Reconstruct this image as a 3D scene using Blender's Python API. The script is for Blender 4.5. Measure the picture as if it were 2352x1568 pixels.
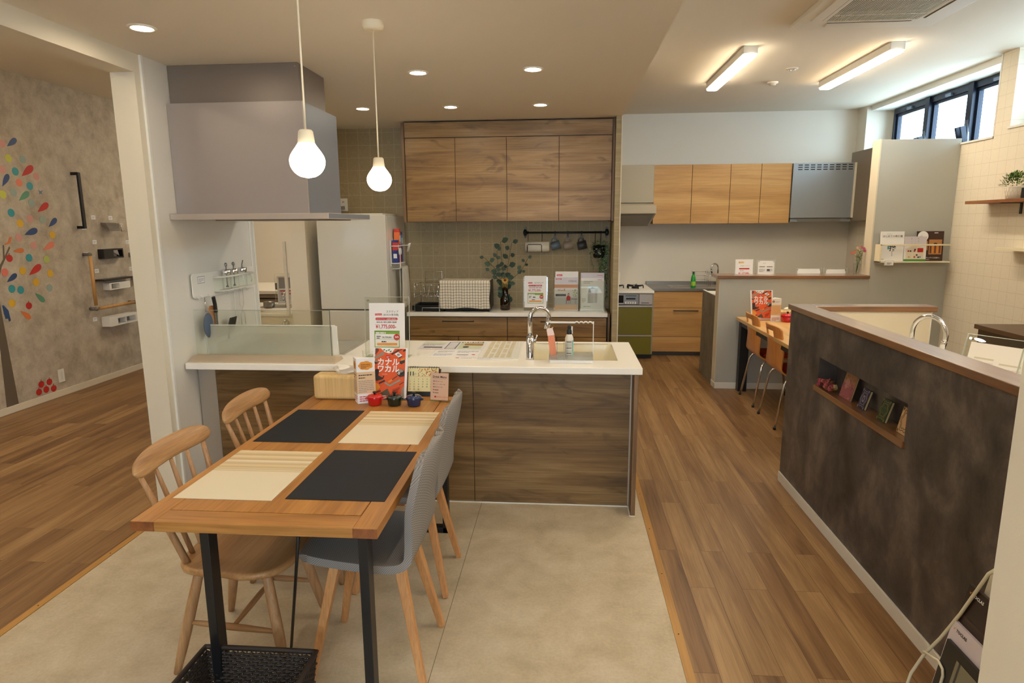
import bpy, bmesh, math, random
from mathutils import Vector, Matrix
for o in list(bpy.data.objects): bpy.data.objects.remove(o)
S = bpy.context.scene
COL = S.collection
PI = math.pi
# ------------------------------------------------------------------ camera
EYE = 1.62
def set_camera():
    pitch, yaw, roll = -0.18197042, -0.08251221, -0.00658911
    f = Vector((math.sin(yaw)*math.cos(pitch), math.cos(yaw)*math.cos(pitch), math.sin(pitch)))
    r = Vector((math.cos(yaw), -math.sin(yaw), 0)); u = r.cross(f)
    r, u = math.cos(roll)*r + math.sin(roll)*u, -math.sin(roll)*r + math.cos(roll)*u
    cd = bpy.data.cameras.new('camera'); cam = bpy.data.objects.new('camera', cd); COL.objects.link(cam)
    cd.sensor_width = 36; cd.lens = 1469.67/2352*36; cd.clip_start = 0.02; cd.clip_end = 100
    m = Matrix(((r.x, u.x, -f.x, 0), (r.y, u.y, -f.y, 0), (r.z, u.z, -f.z, EYE), (0, 0, 0, 1)))
    cam.matrix_world = m
    S.camera = cam
set_camera()
# ------------------------------------------------------------------ exposure, daylight
S.view_settings.view_transform = 'Standard'; S.view_settings.look = 'None'
S.view_settings.gamma = 1; S.view_settings.use_curve_mapping = False
S.view_settings.exposure = -0.06
WARM = (1.0, 0.845, 0.63)      # lamps
SKY = (0.64, 0.82, 1.0)
W = bpy.data.worlds.new('daylight'); S.world = W; W.use_nodes = True
bg = W.node_tree.nodes['Background']; bg.inputs[0].default_value = (*SKY, 1); bg.inputs[1].default_value = 17.0
LAMP_DOWN, LAMP_BULB, LAMP_TUBE = 150.0, 26.0, 46.0
YBK = -2.2
def portal(name, loc, rot, sx, sy):
    l = bpy.data.lights.new(name, 'AREA'); l.shape = 'RECTANGLE'; l.size = sx; l.size_y = sy
    l.cycles.is_portal = True
    o = bpy.data.objects.new(name, l); COL.objects.link(o); o.location = loc; o.rotation_euler = rot
portal('daylight_portal', (3.93, 7.1, 2.62), (0, PI/2, 0), .6, 2.1)
portal('daylight_portal', (0, YBK-.06, 1.6), (-PI/2, 0, 0), 1.8, 1.1)  # portal of the added window behind the camera
portal('daylight_portal', (3.93, 4.6, 2.62), (0, PI/2, 0), .6, 2.1)

# ------------------------------------------------------------------ materials
def lin(c):
    return tuple(((v/255)/12.92 if v/255 <= .04045 else ((v/255+.055)/1.055)**2.4) for v in c)
MATS = {}
def nodes(name):
    m = bpy.data.materials.new(name); m.use_nodes = True
    nt = m.node_tree; return m, nt, nt.nodes['Principled BSDF']
def mat(name, c, rough=.5, metal=0, spec=.5, emit=None, es=0, bump=0, bscale=200, coat=0):
    if name in MATS: return MATS[name]
    m, nt, b = nodes(name)
    b.inputs['Base Color'].default_value = (*lin(c), 1); b.inputs['Roughness'].default_value = rough
    b.inputs['Metallic'].default_value = metal; b.inputs['Specular IOR Level'].default_value = spec
    b.inputs['Coat Weight'].default_value = coat
    if emit:
        b.inputs['Emission Color'].default_value = (*emit, 1); b.inputs['Emission Strength'].default_value = es
    if bump:
        tc = nt.nodes.new('ShaderNodeTexCoord'); n = nt.nodes.new('ShaderNodeTexNoise'); n.inputs['Scale'].default_value = bscale
        bp = nt.nodes.new('ShaderNodeBump'); bp.inputs['Strength'].default_value = bump; bp.inputs['Distance'].default_value = .002
        nt.links.new(tc.outputs['Object'], n.inputs['Vector']); nt.links.new(n.outputs['Fac'], bp.inputs['Height']); nt.links.new(bp.outputs[0], b.inputs['Normal'])
    MATS[name] = m; return m
def node(nt, t, **k):
    n = nt.nodes.new(t)
    for a, v in k.items():
        if a in n.inputs.keys() if isinstance(a, str) else False: n.inputs[a].default_value = v
        else: setattr(n, a, v)
    return n
def setin(n, **k):
    for a, v in k.items(): n.inputs[a.replace('_', ' ')].default_value = v
def ramp(nt, stops):
    r = nt.nodes.new('ShaderNodeValToRGB'); e = r.color_ramp.elements
    while len(e) < len(stops): e.new(.5)
    for i, (p, c) in enumerate(stops): e[i].position = p; e[i].color = (*lin(c), 1)
    return r
def mix(nt, a, b, fac, mode='MIX'):
    n = nt.nodes.new('ShaderNodeMix'); n.data_type = 'RGBA'; n.blend_type = mode
    for s, v in ((n.inputs[6], a), (n.inputs[7], b), (n.inputs[0], fac)):
        if hasattr(v, 'links') or isinstance(v, bpy.types.NodeSocket): nt.links.new(v, s)
        elif isinstance(v, tuple): s.default_value = (*lin(v), 1)
        else: s.default_value = v
    return n.outputs[2]
def coords(nt, sc=(1, 1, 1), rot=(0, 0, 0), loc=(0, 0, 0)):
    tc = nt.nodes.new('ShaderNodeTexCoord'); mp = nt.nodes.new('ShaderNodeMapping')
    mp.inputs['Scale'].default_value = sc; mp.inputs['Rotation'].default_value = rot; mp.inputs['Location'].default_value = loc
    nt.links.new(tc.outputs['Object'], mp.inputs[0]); return mp.outputs[0]
def plane2(nt, a, b, sa=1, sb=1):
    tc = nt.nodes.new('ShaderNodeTexCoord'); s = nt.nodes.new('ShaderNodeSeparateXYZ'); c = nt.nodes.new('ShaderNodeCombineXYZ')
    nt.links.new(tc.outputs['Object'], s.inputs[0])
    for i, (ax, sc) in enumerate(((a, sa), (b, sb))):
        m = nt.nodes.new('ShaderNodeMath'); m.operation = 'MULTIPLY'; m.inputs[1].default_value = sc
        nt.links.new(s.outputs['XYZ'.index(ax)], m.inputs[0]); nt.links.new(m.outputs[0], c.inputs[i])
    return c.outputs[0]
def noise(nt, vec, scale, detail=4, rough=.55, dist=0):
    n = nt.nodes.new('ShaderNodeTexNoise'); setin(n, Scale=scale, Detail=detail, Roughness=rough, Distortion=dist)
    nt.links.new(vec, n.inputs['Vector']); return n.outputs['Fac']
def wood(name, dark, mid, light, axis='X', scale=1, rough=.45, grain=.35, knots=0, stretch=.09):
    if name in MATS: return MATS[name]
    m, nt, b = nodes(name)
    i = 'XYZ'.index(axis); sc = [1, 1, 1]; sc[i] = stretch
    v = coords(nt, tuple(s*scale for s in sc))
    f = noise(nt, v, 9, 5, .6, .6)
    r = ramp(nt, [(.28, dark), (.5, mid), (.72, light)]); nt.links.new(f, r.inputs[0])
    sc2 = [1, 1, 1]; sc2[i] = .02
    g = noise(nt, coords(nt, tuple(s*scale for s in sc2)), 110, 3, .6, .2)
    gr = ramp(nt, [(.3, (120, 110, 100)), (.6, (255, 255, 255))]); nt.links.new(g, gr.inputs[0])
    c = mix(nt, r.outputs[0], gr.outputs[0], grain, 'MULTIPLY')
    if knots:
        sk = [6*scale, 6*scale, 6*scale]; sk[i] = 2*scale
        w = nt.nodes.new('ShaderNodeTexNoise'); setin(w, Scale=1.0, Detail=2.0, Distortion=2.5); nt.links.new(coords(nt, tuple(sk), loc=(3, 1, 2)), w.inputs['Vector'])
        kr = ramp(nt, [(.30, (110, 85, 60)), (.42, (255, 255, 255))]); nt.links.new(w.outputs['Fac'], kr.inputs[0])
        c = mix(nt, c, kr.outputs[0], knots, 'MULTIPLY')
    nt.links.new(c, b.inputs['Base Color']); b.inputs['Roughness'].default_value = rough
    MATS[name] = m; return m
def thin_glass(name, tint=(235, 240, 238), gloss=.08, rough=.0, diff=0, dcol=(200, 200, 200)):
    if name in MATS: return MATS[name]
    m, nt, b = nodes(name); nt.nodes.remove(b)
    out = nt.nodes['Material Output']
    t = nt.nodes.new('ShaderNodeBsdfTransparent'); t.inputs[0].default_value = (*lin(tint), 1)
    g = nt.nodes.new('ShaderNodeBsdfGlossy'); g.inputs['Roughness'].default_value = rough
    lw = nt.nodes.new('ShaderNodeLayerWeight'); pw = nt.nodes.new('ShaderNodeMath'); pw.operation = 'POWER'; pw.inputs[1].default_value = 5
    nt.links.new(lw.outputs['Facing'], pw.inputs[0])
    ad = nt.nodes.new('ShaderNodeMath'); ad.operation = 'MULTIPLY_ADD'; ad.use_clamp = True; ad.inputs[1].default_value = .8; ad.inputs[2].default_value = gloss
    nt.links.new(pw.outputs[0], ad.inputs[0])
    x = nt.nodes.new('ShaderNodeMixShader'); nt.links.new(ad.outputs[0], x.inputs[0]); nt.links.new(t.outputs[0], x.inputs[1]); nt.links.new(g.outputs[0], x.inputs[2])
    o = x.outputs[0]
    if diff:
        d = nt.nodes.new('ShaderNodeBsdfDiffuse'); d.inputs[0].default_value = (*lin(dcol), 1)
        tl = nt.nodes.new('ShaderNodeBsdfTranslucent'); tl.inputs[0].default_value = (*lin(dcol), 1)
        z = nt.nodes.new('ShaderNodeMixShader'); z.inputs[0].default_value = .5; nt.links.new(d.outputs[0], z.inputs[1]); nt.links.new(tl.outputs[0], z.inputs[2])
        y = nt.nodes.new('ShaderNodeMixShader'); y.inputs[0].default_value = diff
        nt.links.new(o, y.inputs[1]); nt.links.new(z.outputs[0], y.inputs[2]); o = y.outputs[0]
    nt.links.new(o, out.inputs[0]); MATS[name] = m; return m
def planks_mat():
    m, nt, b = nodes('oak_plank_floor')
    v = coords(nt, (1, 1, 1), (0, 0, PI/2))
    br = nt.nodes.new('ShaderNodeTexBrick'); br.offset = .37; br.offset_frequency = 2
    setin(br, Scale=1.0, Brick_Width=.9, Row_Height=.115, Mortar_Size=.0008, Mortar_Smooth=.0, Bias=0.0)
    br.inputs['Color1'].default_value = (0, 0, 0, 1); br.inputs['Color2'].default_value = (1, 1, 1, 1); br.inputs['Mortar'].default_value = (.5, .5, .5, 1)
    nt.links.new(v, br.inputs[0])
    # shift grain per plank
    vm = nt.nodes.new('ShaderNodeVectorMath'); vm.operation = 'MULTIPLY_ADD'; vm.inputs[1].default_value = (7, 13, 5)
    nt.links.new(br.outputs['Color'], vm.inputs[0]); nt.links.new(coords(nt, (1, .07, 1)), vm.inputs[2])
    f = noise(nt, vm.outputs[0], 13, 5, .62, .7)
    g = noise(nt, coords(nt, (1, .025, 1)), 120, 3, .6, .1)
    a = nt.nodes.new('ShaderNodeMath'); a.operation = 'MULTIPLY_ADD'; a.inputs[1].default_value = .24; nt.links.new(br.outputs['Color'], a.inputs[0]); nt.links.new(f, a.inputs[2])
    r = ramp(nt, [(.34, (94, 65, 38)), (.58, (134, 99, 62)), (.84, (166, 131, 88))]); nt.links.new(a.outputs[0], r.inputs[0])
    gr = ramp(nt, [(.3, (165, 150, 140)), (.6, (255, 255, 255))]); nt.links.new(g, gr.inputs[0])
    c = mix(nt, r.outputs[0], gr.outputs[0], .35, 'MULTIPLY')
    c = mix(nt, c, (70, 48, 30), br.outputs['Fac'])
    nt.links.new(c, b.inputs['Base Color']); b.inputs['Roughness'].default_value = .42; b.inputs['Specular IOR Level'].default_value = .4
    MATS['planks'] = m; return m
def stone_mat(name, dark, mid, light, scale=3, rough=.5, sc=(1, 1, 1), spec=.5, fine=.25):
    if name in MATS: return MATS[name]
    m, nt, b = nodes(name)
    f = noise(nt, coords(nt, sc), scale, 8, .62, .3)
    r = ramp(nt, [(.32, dark), (.5, mid), (.7, light)]); nt.links.new(f, r.inputs[0])
    g = noise(nt, coords(nt, sc), scale*14, 4, .7)
    gr = ramp(nt, [(.35, (195, 190, 185)), (.6, (255, 255, 255))]); nt.links.new(g, gr.inputs[0])
    c = mix(nt, r.outputs[0], gr.outputs[0], fine, 'MULTIPLY')
    nt.links.new(c, b.inputs['Base Color']); b.inputs['Roughness'].default_value = rough; b.inputs['Specular IOR Level'].default_value = spec
    MATS[name] = m; return m
def grid_paper(name, base, line, size, axes, rough=.8, weave=300, mortar=.0022, var=.15, wv=.86):
    if name in MATS: return MATS[name]
    m, nt, b = nodes(name)
    v = plane2(nt, *axes)
    br = nt.nodes.new('ShaderNodeTexBrick'); br.offset = 0
    setin(br, Scale=1.0, Brick_Width=size, Row_Height=size, Mortar_Size=mortar, Mortar_Smooth=.6, Bias=0.0)
    br.inputs['Color1'].default_value = (.75, .75, .75, 1); br.inputs['Color2'].default_value = (1, 1, 1, 1)
    nt.links.new(v, br.inputs[0])
    n1 = noise(nt, plane2(nt, *axes, 1, .08), weave, 2, .5); n2 = noise(nt, plane2(nt, *axes, .08, 1), weave, 2, .5)
    ad = nt.nodes.new('ShaderNodeMath'); ad.operation = 'ADD'; nt.links.new(n1, ad.inputs[0]); nt.links.new(n2, ad.inputs[1])
    wr = ramp(nt, [(.5, tuple(int(x*wv) for x in base)), (1.0, base)]); h = nt.nodes.new('ShaderNodeMath'); h.operation = 'MULTIPLY'; h.inputs[1].default_value = .75
    nt.links.new(ad.outputs[0], h.inputs[0]); nt.links.new(h.outputs[0], wr.inputs[0])
    c = mix(nt, wr.outputs[0], br.outputs['Color'], var, 'MULTIPLY'); c = mix(nt, c, line, br.outputs['Fac'])
    nt.links.new(c, b.inputs['Base Color']); b.inputs['Roughness'].default_value = rough; b.inputs['Specular IOR Level'].default_value = .3
    MATS[name] = m; return m
def herringbone():
    m, nt, b = nodes('grey_herringbone_fabric')
    tc = nt.nodes.new('ShaderNodeTexCoord'); s = nt.nodes.new('ShaderNodeSeparateXYZ'); nt.links.new(tc.outputs['Object'], s.inputs[0])
    def M(op, a, bb):
        n = nt.nodes.new('ShaderNodeMath'); n.operation = op
        for i, v in enumerate((a, bb)):
            if isinstance(v, (int, float)): n.inputs[i].default_value = v
            else: nt.links.new(v, n.inputs[i])
        return n.outputs[0]
    pp = M('PINGPONG', s.outputs['Y'], .007)
    t = M('ADD', M('SUBTRACT', s.outputs['Z'], s.outputs['X']), pp)
    w = M('PINGPONG', M('MULTIPLY', t, 260), 1.0)
    c = mix(nt, (96, 91, 88), (176, 168, 160), w)
    c = mix(nt, c, (134, 128, 123), .35)
    nt.links.new(c, b.inputs['Base Color']); b.inputs['Roughness'].default_value = .95; b.inputs['Specular IOR Level'].default_value = .15
    MATS['fabric'] = m; return m
white = mat('white_paint', (222, 214, 200), .7, bump=.12, bscale=260)
ceilm = mat('ceiling_paper', (226, 215, 196), .8, bump=.25, bscale=160)
cream = mat('cream_paint', (224, 214, 192), .7, bump=.1, bscale=260)
whiteg = mat('white_gloss', (228, 224, 214), .25)
plastic = mat('white_plastic', (232, 230, 222), .35)
counter = mat('white_worktop', (248, 243, 232), .28)
black = mat('black_metal', (20, 21, 24), .4, metal=.0)
blackp = mat('black_plastic', (16, 16, 18), .35)
chrome = mat('chrome', (220, 220, 222), .08, metal=1)
steel = mat('brushed_steel', (150, 148, 145), .35, metal=.9)
alu = mat('aluminium', (190, 182, 172), .35, metal=.7)
paper = mat('white_paper', (238, 236, 234), .6)
ink = mat('black_ink', (30, 28, 28), .6)
redi = mat('red_ink', (196, 30, 40), .5)
greeni = mat('green_ink', (130, 170, 60), .5)
orangei = mat('orange_ink', (232, 160, 70), .5)
greyi = mat('grey_ink', (150, 148, 148), .6)
planks = planks_mat()
tilef = stone_mat('pale_stone_vinyl', (180, 165, 138), (196, 181, 154), (208, 195, 170), 5.5, .5, spec=.35)
graywall = stone_mat('mottled_grey_wallpaper', (168, 156, 138), (188, 176, 157), (206, 196, 177), 7.5, .85)
darkwall = stone_mat('dark_slate_wallpaper', (58, 53, 52), (86, 80, 77), (124, 115, 106), 5.5, .5, (1, 1, .8))
concrete = stone_mat('grey_concrete_laminate', (100, 96, 88), (124, 119, 108), (140, 134, 122), 5, .5)
olivegrid = grid_paper('olive_grid_wallpaper', (182, 164, 128), (194, 178, 146), .111, 'XZ')
olivegridY = grid_paper('olive_grid_wallpaper_side', (182, 164, 128), (194, 178, 146), .111, 'YZ')
creamgrid = grid_paper('cream_tile_wallpaper', (236, 226, 206), (198, 184, 160), .105, 'YZ', .6, 400, .0014, .03, .95)
cabwood = wood('walnut_oak_laminate', (104, 74, 36), (152, 116, 66), (184, 148, 96), 'X', 1, .42, .4, .45)
islwood = wood('island_oak_laminate', (86, 63, 35), (128, 98, 58), (158, 128, 84), 'X', 1, .45, .45, .4)
sidewood = wood('island_end_laminate', (86, 62, 40), (122, 92, 62), (146, 116, 82), 'Z', 1, .45, .4)
honey = wood('honey_oak_laminate', (170, 124, 68), (198, 150, 88), (216, 172, 110), 'X', .8, .4, .25)
tablew = wood('table_oak', (150, 98, 44), (180, 124, 60), (200, 146, 78), 'Y', 1.2, .38, .3)
tablex = wood('table_oak_cross', (150, 98, 44), (178, 124, 62), (200, 146, 80), 'X', 1.2, .38, .3)
tableend = wood('table_end_grain', (120, 66, 30), (142, 84, 42), (160, 98, 54), 'Y', 3, .5, .3)
chairw = wood('chair_oak', (160, 116, 74), (186, 142, 94), (204, 164, 116), 'Y', 1.5, .42, .3)
chairz = wood('chair_oak_leg', (158, 114, 74), (182, 138, 94), (200, 158, 112), 'Z', 1.5, .42, .3)
beech = wood('beech_leg', (186, 128, 76), (206, 148, 92), (220, 164, 108), 'Z', 1.5, .42, .25)
walnutY = wood('walnut_cap', (100, 62, 30), (134, 88, 46), (158, 110, 62), 'Y', 1.4, .16, .45)
walnutX = None or wood('walnut_cap_cross', (100, 62, 30), (134, 88, 46), (158, 110, 62), 'X', 1.4, .16, .45)
kerbw = wood('kerb_pine', (156, 110, 48), (180, 132, 62), (194, 146, 76), 'Y', 1, .4, .2)
palewood = wood('pale_birch', (206, 168, 106), (224, 190, 130), (234, 204, 148), 'Z', 1, .4, .2)
plywood = wood('orange_plywood', (196, 124, 60), (214, 144, 76), (224, 158, 92), 'Z', 1, .35, .2)
maple = wood('maple_top', (206, 160, 96), (222, 180, 118), (232, 194, 136), 'Y', 1, .35, .2)
handrail = wood('handrail_oak', (186, 138, 78), (206, 158, 96), (216, 172, 112), 'Z', 1, .4, .2)
darkcab = mat('dark_brown_laminate', (40, 30, 26), .35)
fabric = herringbone()
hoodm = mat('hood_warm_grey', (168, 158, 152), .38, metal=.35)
for _w in (walnutY, walnutX):
    _b = _w.node_tree.nodes['Principled BSDF']; _b.inputs['Coat Weight'].default_value = 1; _b.inputs['Coat Roughness'].default_value = .38; _b.inputs['Coat IOR'].default_value = 1.8
hoodc = mat('hood_duct_dim', (136, 124, 114), .4, metal=.35)  # same hood metal, the duct's dimmer reflection painted in as darker grey
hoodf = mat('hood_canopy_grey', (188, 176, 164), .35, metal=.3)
hoodd = mat('hood_side_daylit', (132, 136, 142), .38, metal=.35)  # same hood metal, cool daylight on the side painted into the grey
silver = mat('hood_silver', (160, 164, 168), .35, metal=.5)
glass = thin_glass('clear_acrylic', (250, 252, 249), .05)
glassedge = thin_glass('acrylic_edge', (236, 242, 238), .15, .1, .6, (240, 242, 238))
frost = thin_glass('frosted_acrylic', (244, 246, 242), .05, .2, .42, (244, 242, 236))
smoke = thin_glass('smoked_glass', (158, 138, 116), .08)
def lamp_mat(name, strength):
    return mat(name, (255, 250, 240), .5, emit=WARM, es=strength)
downm, bulbm, tubem = lamp_mat('downlight_lens', LAMP_DOWN), lamp_mat('bulb_glow', LAMP_BULB), lamp_mat('tube_glow', LAMP_TUBE)

# ------------------------------------------------------------------ mesh builder
_txt = {}
def text_mesh(s, fat=0):
    k = (s, fat)
    if k in _txt: return _txt[k]
    cu = bpy.data.curves.new('t', 'FONT'); cu.body = s; cu.size = 1; cu.fill_mode = 'BOTH' if False else cu.fill_mode; cu.resolution_u = 2; cu.offset = fat
    cu.space_line = 1.0
    o = bpy.data.objects.new('t', cu); COL.objects.link(o)
    dg = bpy.context.evaluated_depsgraph_get(); me = bpy.data.meshes.new_from_object(o.evaluated_get(dg))
    v = [tuple(p.co[:2]) for p in me.vertices]; f = [tuple(p.vertices) for p in me.polygons]
    bpy.data.objects.remove(o); bpy.data.curves.remove(cu); bpy.data.meshes.remove(me)
    _txt[k] = (v, f); return v, f
def rrect(u0, v0, u1, v1, r, n=4):
    out = []
    for cx, cy, a0 in ((u1-r, v0+r, -90), (u1-r, v1-r, 0), (u0+r, v1-r, 90), (u0+r, v0+r, 180)):
        for i in range(n+1):
            a = math.radians(a0+90*i/n); out.append((cx+r*math.cos(a), cy+r*math.sin(a)))
    return out
def ell(cx, cy, rx, ry, n=20): return [(cx+rx*math.cos(2*PI*i/n), cy+ry*math.sin(2*PI*i/n)) for i in range(n)]
class B:
    def __init__(s): s.v = []; s.f = []; s.m = []; s.sm = []; s.mats = []; s.M = None
    def mi(s, m):
        if m not in s.mats: s.mats.append(m)
        return s.mats.index(m)
    def add(s, vs, fs, m, smooth=False):
        o = len(s.v); i = s.mi(m)
        s.v += [tuple(s.M @ Vector(p)) if s.M else tuple(p) for p in vs]
        for f in fs: s.f.append(tuple(o+k for k in f)); s.m.append(i); s.sm.append(smooth)
        return s
    def box(s, x0, x1, y0, y1, z0, z1, m):
        vs = [(x, y, z) for z in (z0, z1) for y in (y0, y1) for x in (x0, x1)]
        return s.add(vs, [(0, 2, 3, 1), (4, 5, 7, 6), (0, 1, 5, 4), (2, 6, 7, 3), (0, 4, 6, 2), (1, 3, 7, 5)], m)
    def beam(s, p, q, w, h, m, up=(0, 0, 1), w2=None, h2=None):
        p, q = Vector(p), Vector(q); d = (q-p).normalized(); a = d.cross(Vector(up)).normalized(); b = a.cross(d)
        w2 = w2 or w; h2 = h2 or h; vs = []
        for c, ww, hh in ((p, w, h), (q, w2, h2)):
            for i, j in ((-1, -1), (1, -1), (1, 1), (-1, 1)): vs.append(c+a*i*ww/2+b*j*hh/2)
        return s.add(vs, [(0, 1, 2, 3), (4, 7, 6, 5), (0, 4, 5, 1), (1, 5, 6, 2), (2, 6, 7, 3), (3, 7, 4, 0)], m)
    def tube(s, pts, r, m, n=8, closed=False, caps=True):
        pts = [Vector(p) for p in pts]; L = len(pts); rs = r if isinstance(r, (list, tuple)) else [r]*L
        T = []
        for i in range(L):
            a = pts[(i-1) % L] if (closed or i > 0) else pts[i]; b = pts[(i+1) % L] if (closed or i < L-1) else pts[i]
            T.append((b-a).normalized())
        up = Vector((0, 0, 1)) if abs(T[0].z) < .9 else Vector((1, 0, 0))
        a = T[0].cross(up).normalized(); vs = []
        for i in range(L):
            a = (a - T[i]*a.dot(T[i])).normalized(); b = T[i].cross(a)
            for k in range(n):
                t = 2*PI*k/n; vs.append(pts[i]+(a*math.cos(t)+b*math.sin(t))*rs[i])
        fs = []
        for i in range(L if closed else L-1):
            j = (i+1) % L
            for k in range(n): fs.append((i*n+k, i*n+(k+1) % n, j*n+(k+1) % n, j*n+k))
        s.add(vs, fs, m, True)
        if caps and not closed:
            o = len(s.v)-len(vs); i = s.mi(m)
            s.f.append(tuple(o+k for k in reversed(range(n)))); s.m.append(i); s.sm.append(False)
            s.f.append(tuple(o+(L-1)*n+k for k in range(n))); s.m.append(i); s.sm.append(False)
        return s
    def cyl(s, p, q, r, m, r2=None, n=16): return s.tube([p, q], [r, r2 if r2 is not None else r], m, n)
    def lathe(s, prof, m, c=(0, 0, 0), n=24, axis='Z'):
        vs = []; fs = []
        for r, z in prof:
            for k in range(n):
                t = 2*PI*k/n; x, y = r*math.cos(t), r*math.sin(t)
                p = (x, y, z) if axis == 'Z' else ((z, x, y) if axis == 'X' else (x, z, y))
                vs.append((c[0]+p[0], c[1]+p[1], c[2]+p[2]))
        for i in range(len(prof)-1):
            for k in range(n): fs.append((i*n+k, i*n+(k+1) % n, (i+1)*n+(k+1) % n, (i+1)*n+k))
        return s.add(vs, fs, m, True)
    def prism(s, poly, axis, a, b, m, smooth=False):
        def P(u, v, w): return {'X': (w, u, v), 'Y': (u, w, v), 'Z': (u, v, w)}[axis]
        n = len(poly); vs = [P(u, v, a) for u, v in poly]+[P(u, v, b) for u, v in poly]
        s.add(vs, [tuple(range(n))[::-1], tuple(range(n, 2*n))], m)
        o = len(s.v)-2*n; i = s.mi(m)
        for k in range(n):
            s.f.append((o+k, o+(k+1) % n, o+n+(k+1) % n, o+n+k)); s.m.append(i); s.sm.append(smooth)
        return s
    def frame(s, axis, o, h, a, b, m):     # o, h = (u0,u1,v0,v1) outer and hole
        def P(u, v, w): return {'X': (w, u, v), 'Y': (u, w, v), 'Z': (u, v, w)}[axis]
        vs = []
        for w in (a, b):
            for q in (o, h):
                for u, v in ((q[0], q[2]), (q[1], q[2]), (q[1], q[3]), (q[0], q[3])): vs.append(P(u, v, w))
        fs = []
        for k in range(4):
            l = (k+1) % 4
            fs += [(k, l, 4+l, 4+k), (8+k, 12+k, 12+l, 8+l), (k, 8+k, 8+l, l), (4+k, 4+l, 12+l, 12+k)]
        return s.add(vs, fs, m)
    def ball(s, c, r, m, nu=16, nv=10):
        r = r if isinstance(r, (list, tuple)) else (r, r, r); vs = []; fs = []
        for i in range(nv+1):
            t = PI*i/nv
            for k in range(nu):
                p = 2*PI*k/nu; vs.append((c[0]+r[0]*math.sin(t)*math.cos(p), c[1]+r[1]*math.sin(t)*math.sin(p), c[2]+r[2]*math.cos(t)))
        for i in range(nv):
            for k in range(nu): fs.append((i*nu+k, (i+1)*nu+k, (i+1)*nu+(k+1) % nu, i*nu+(k+1) % nu))
        return s.add(vs, fs, m, True)
    def surf(s, fn, nu, nv, m, cu=False):
        vs = [fn(i/nu, j/nv) for j in range(nv+1) for i in range(nu+1)]; w = nu+1
        return s.add(vs, [(j*w+i, j*w+i+1, (j+1)*w+i+1, (j+1)*w+i) for j in range(nv) for i in range(nu)], m, True)
    def leaf(s, p, d, nrm, L, Wd, m, fold=.15):
        p, d, nrm = Vector(p), Vector(d).normalized(), Vector(nrm); a = d.cross(nrm)
        a = a.normalized() if a.length > 1e-4 else d.orthogonal().normalized(); nn = a.cross(d)
        q = [p, p+d*L*.35+a*Wd*.5+nn*fold*Wd, p+d*L*.75+a*Wd*.38+nn*fold*Wd, p+d*L, p+d*L*.75-a*Wd*.38+nn*fold*Wd, p+d*L*.35-a*Wd*.5+nn*fold*Wd, p+d*L*.5]
        return s.add(q, [(0, 1, 6), (1, 2, 6), (2, 3, 6), (3, 4, 6), (4, 5, 6), (5, 0, 6)], m, True)
    def obj(s, name, parent=None, origin=None, bevel=0, seg=2, sub=0, solid=0, weld=False):
        me = bpy.data.meshes.new(name)
        if parent is not None: origin = PW[parent.name]
        elif origin is None:
            xs, ys, zs = zip(*s.v); origin = ((min(xs)+max(xs))/2, (min(ys)+max(ys))/2, min(zs))
        me.from_pydata([(x-origin[0], y-origin[1], z-origin[2]) for x, y, z in s.v], [], s.f)
        for m in s.mats: me.materials.append(m)
        me.polygons.foreach_set('material_index', s.m); me.polygons.foreach_set('use_smooth', s.sm)
        bm = bmesh.new(); bm.from_mesh(me)
        if weld: bmesh.ops.remove_doubles(bm, verts=bm.verts, dist=1e-5)
        bmesh.ops.recalc_face_normals(bm, faces=bm.faces); bm.to_mesh(me); bm.free()
        o = bpy.data.objects.new(name, me); COL.objects.link(o)
        if parent is not None: o.parent = parent
        else: o.location = origin
        PW[o.name] = tuple(origin)
        if solid: md = o.modifiers.new('solid', 'SOLIDIFY'); md.thickness = solid; md.offset = 0
        if sub: md = o.modifiers.new('sub', 'SUBSURF'); md.levels = sub; md.render_levels = sub
        if bevel: md = o.modifiers.new('bevel', 'BEVEL'); md.width = bevel; md.segments = seg; md.limit_method = 'ANGLE'; md.angle_limit = .7
        return o
PW = {}
def tag(o, label, cat, group=None):
    o['label'] = label; o['category'] = cat
    if group: o['group'] = group
    return o
def thing(name, label, cat, loc, group=None):
    o = bpy.data.objects.new(name, None); COL.objects.link(o); o.location = loc; o.empty_display_size = .05
    PW[o.name] = tuple(loc); return tag(o, label, cat, group)
def struct(o): o['kind'] = 'structure'; return o
def copy_tree(src, parent=None):
    c = src.copy(); COL.objects.link(c)
    if parent is not None: c.parent = parent
    for ch in list(src.children): copy_tree(ch, c)
    return c
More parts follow.
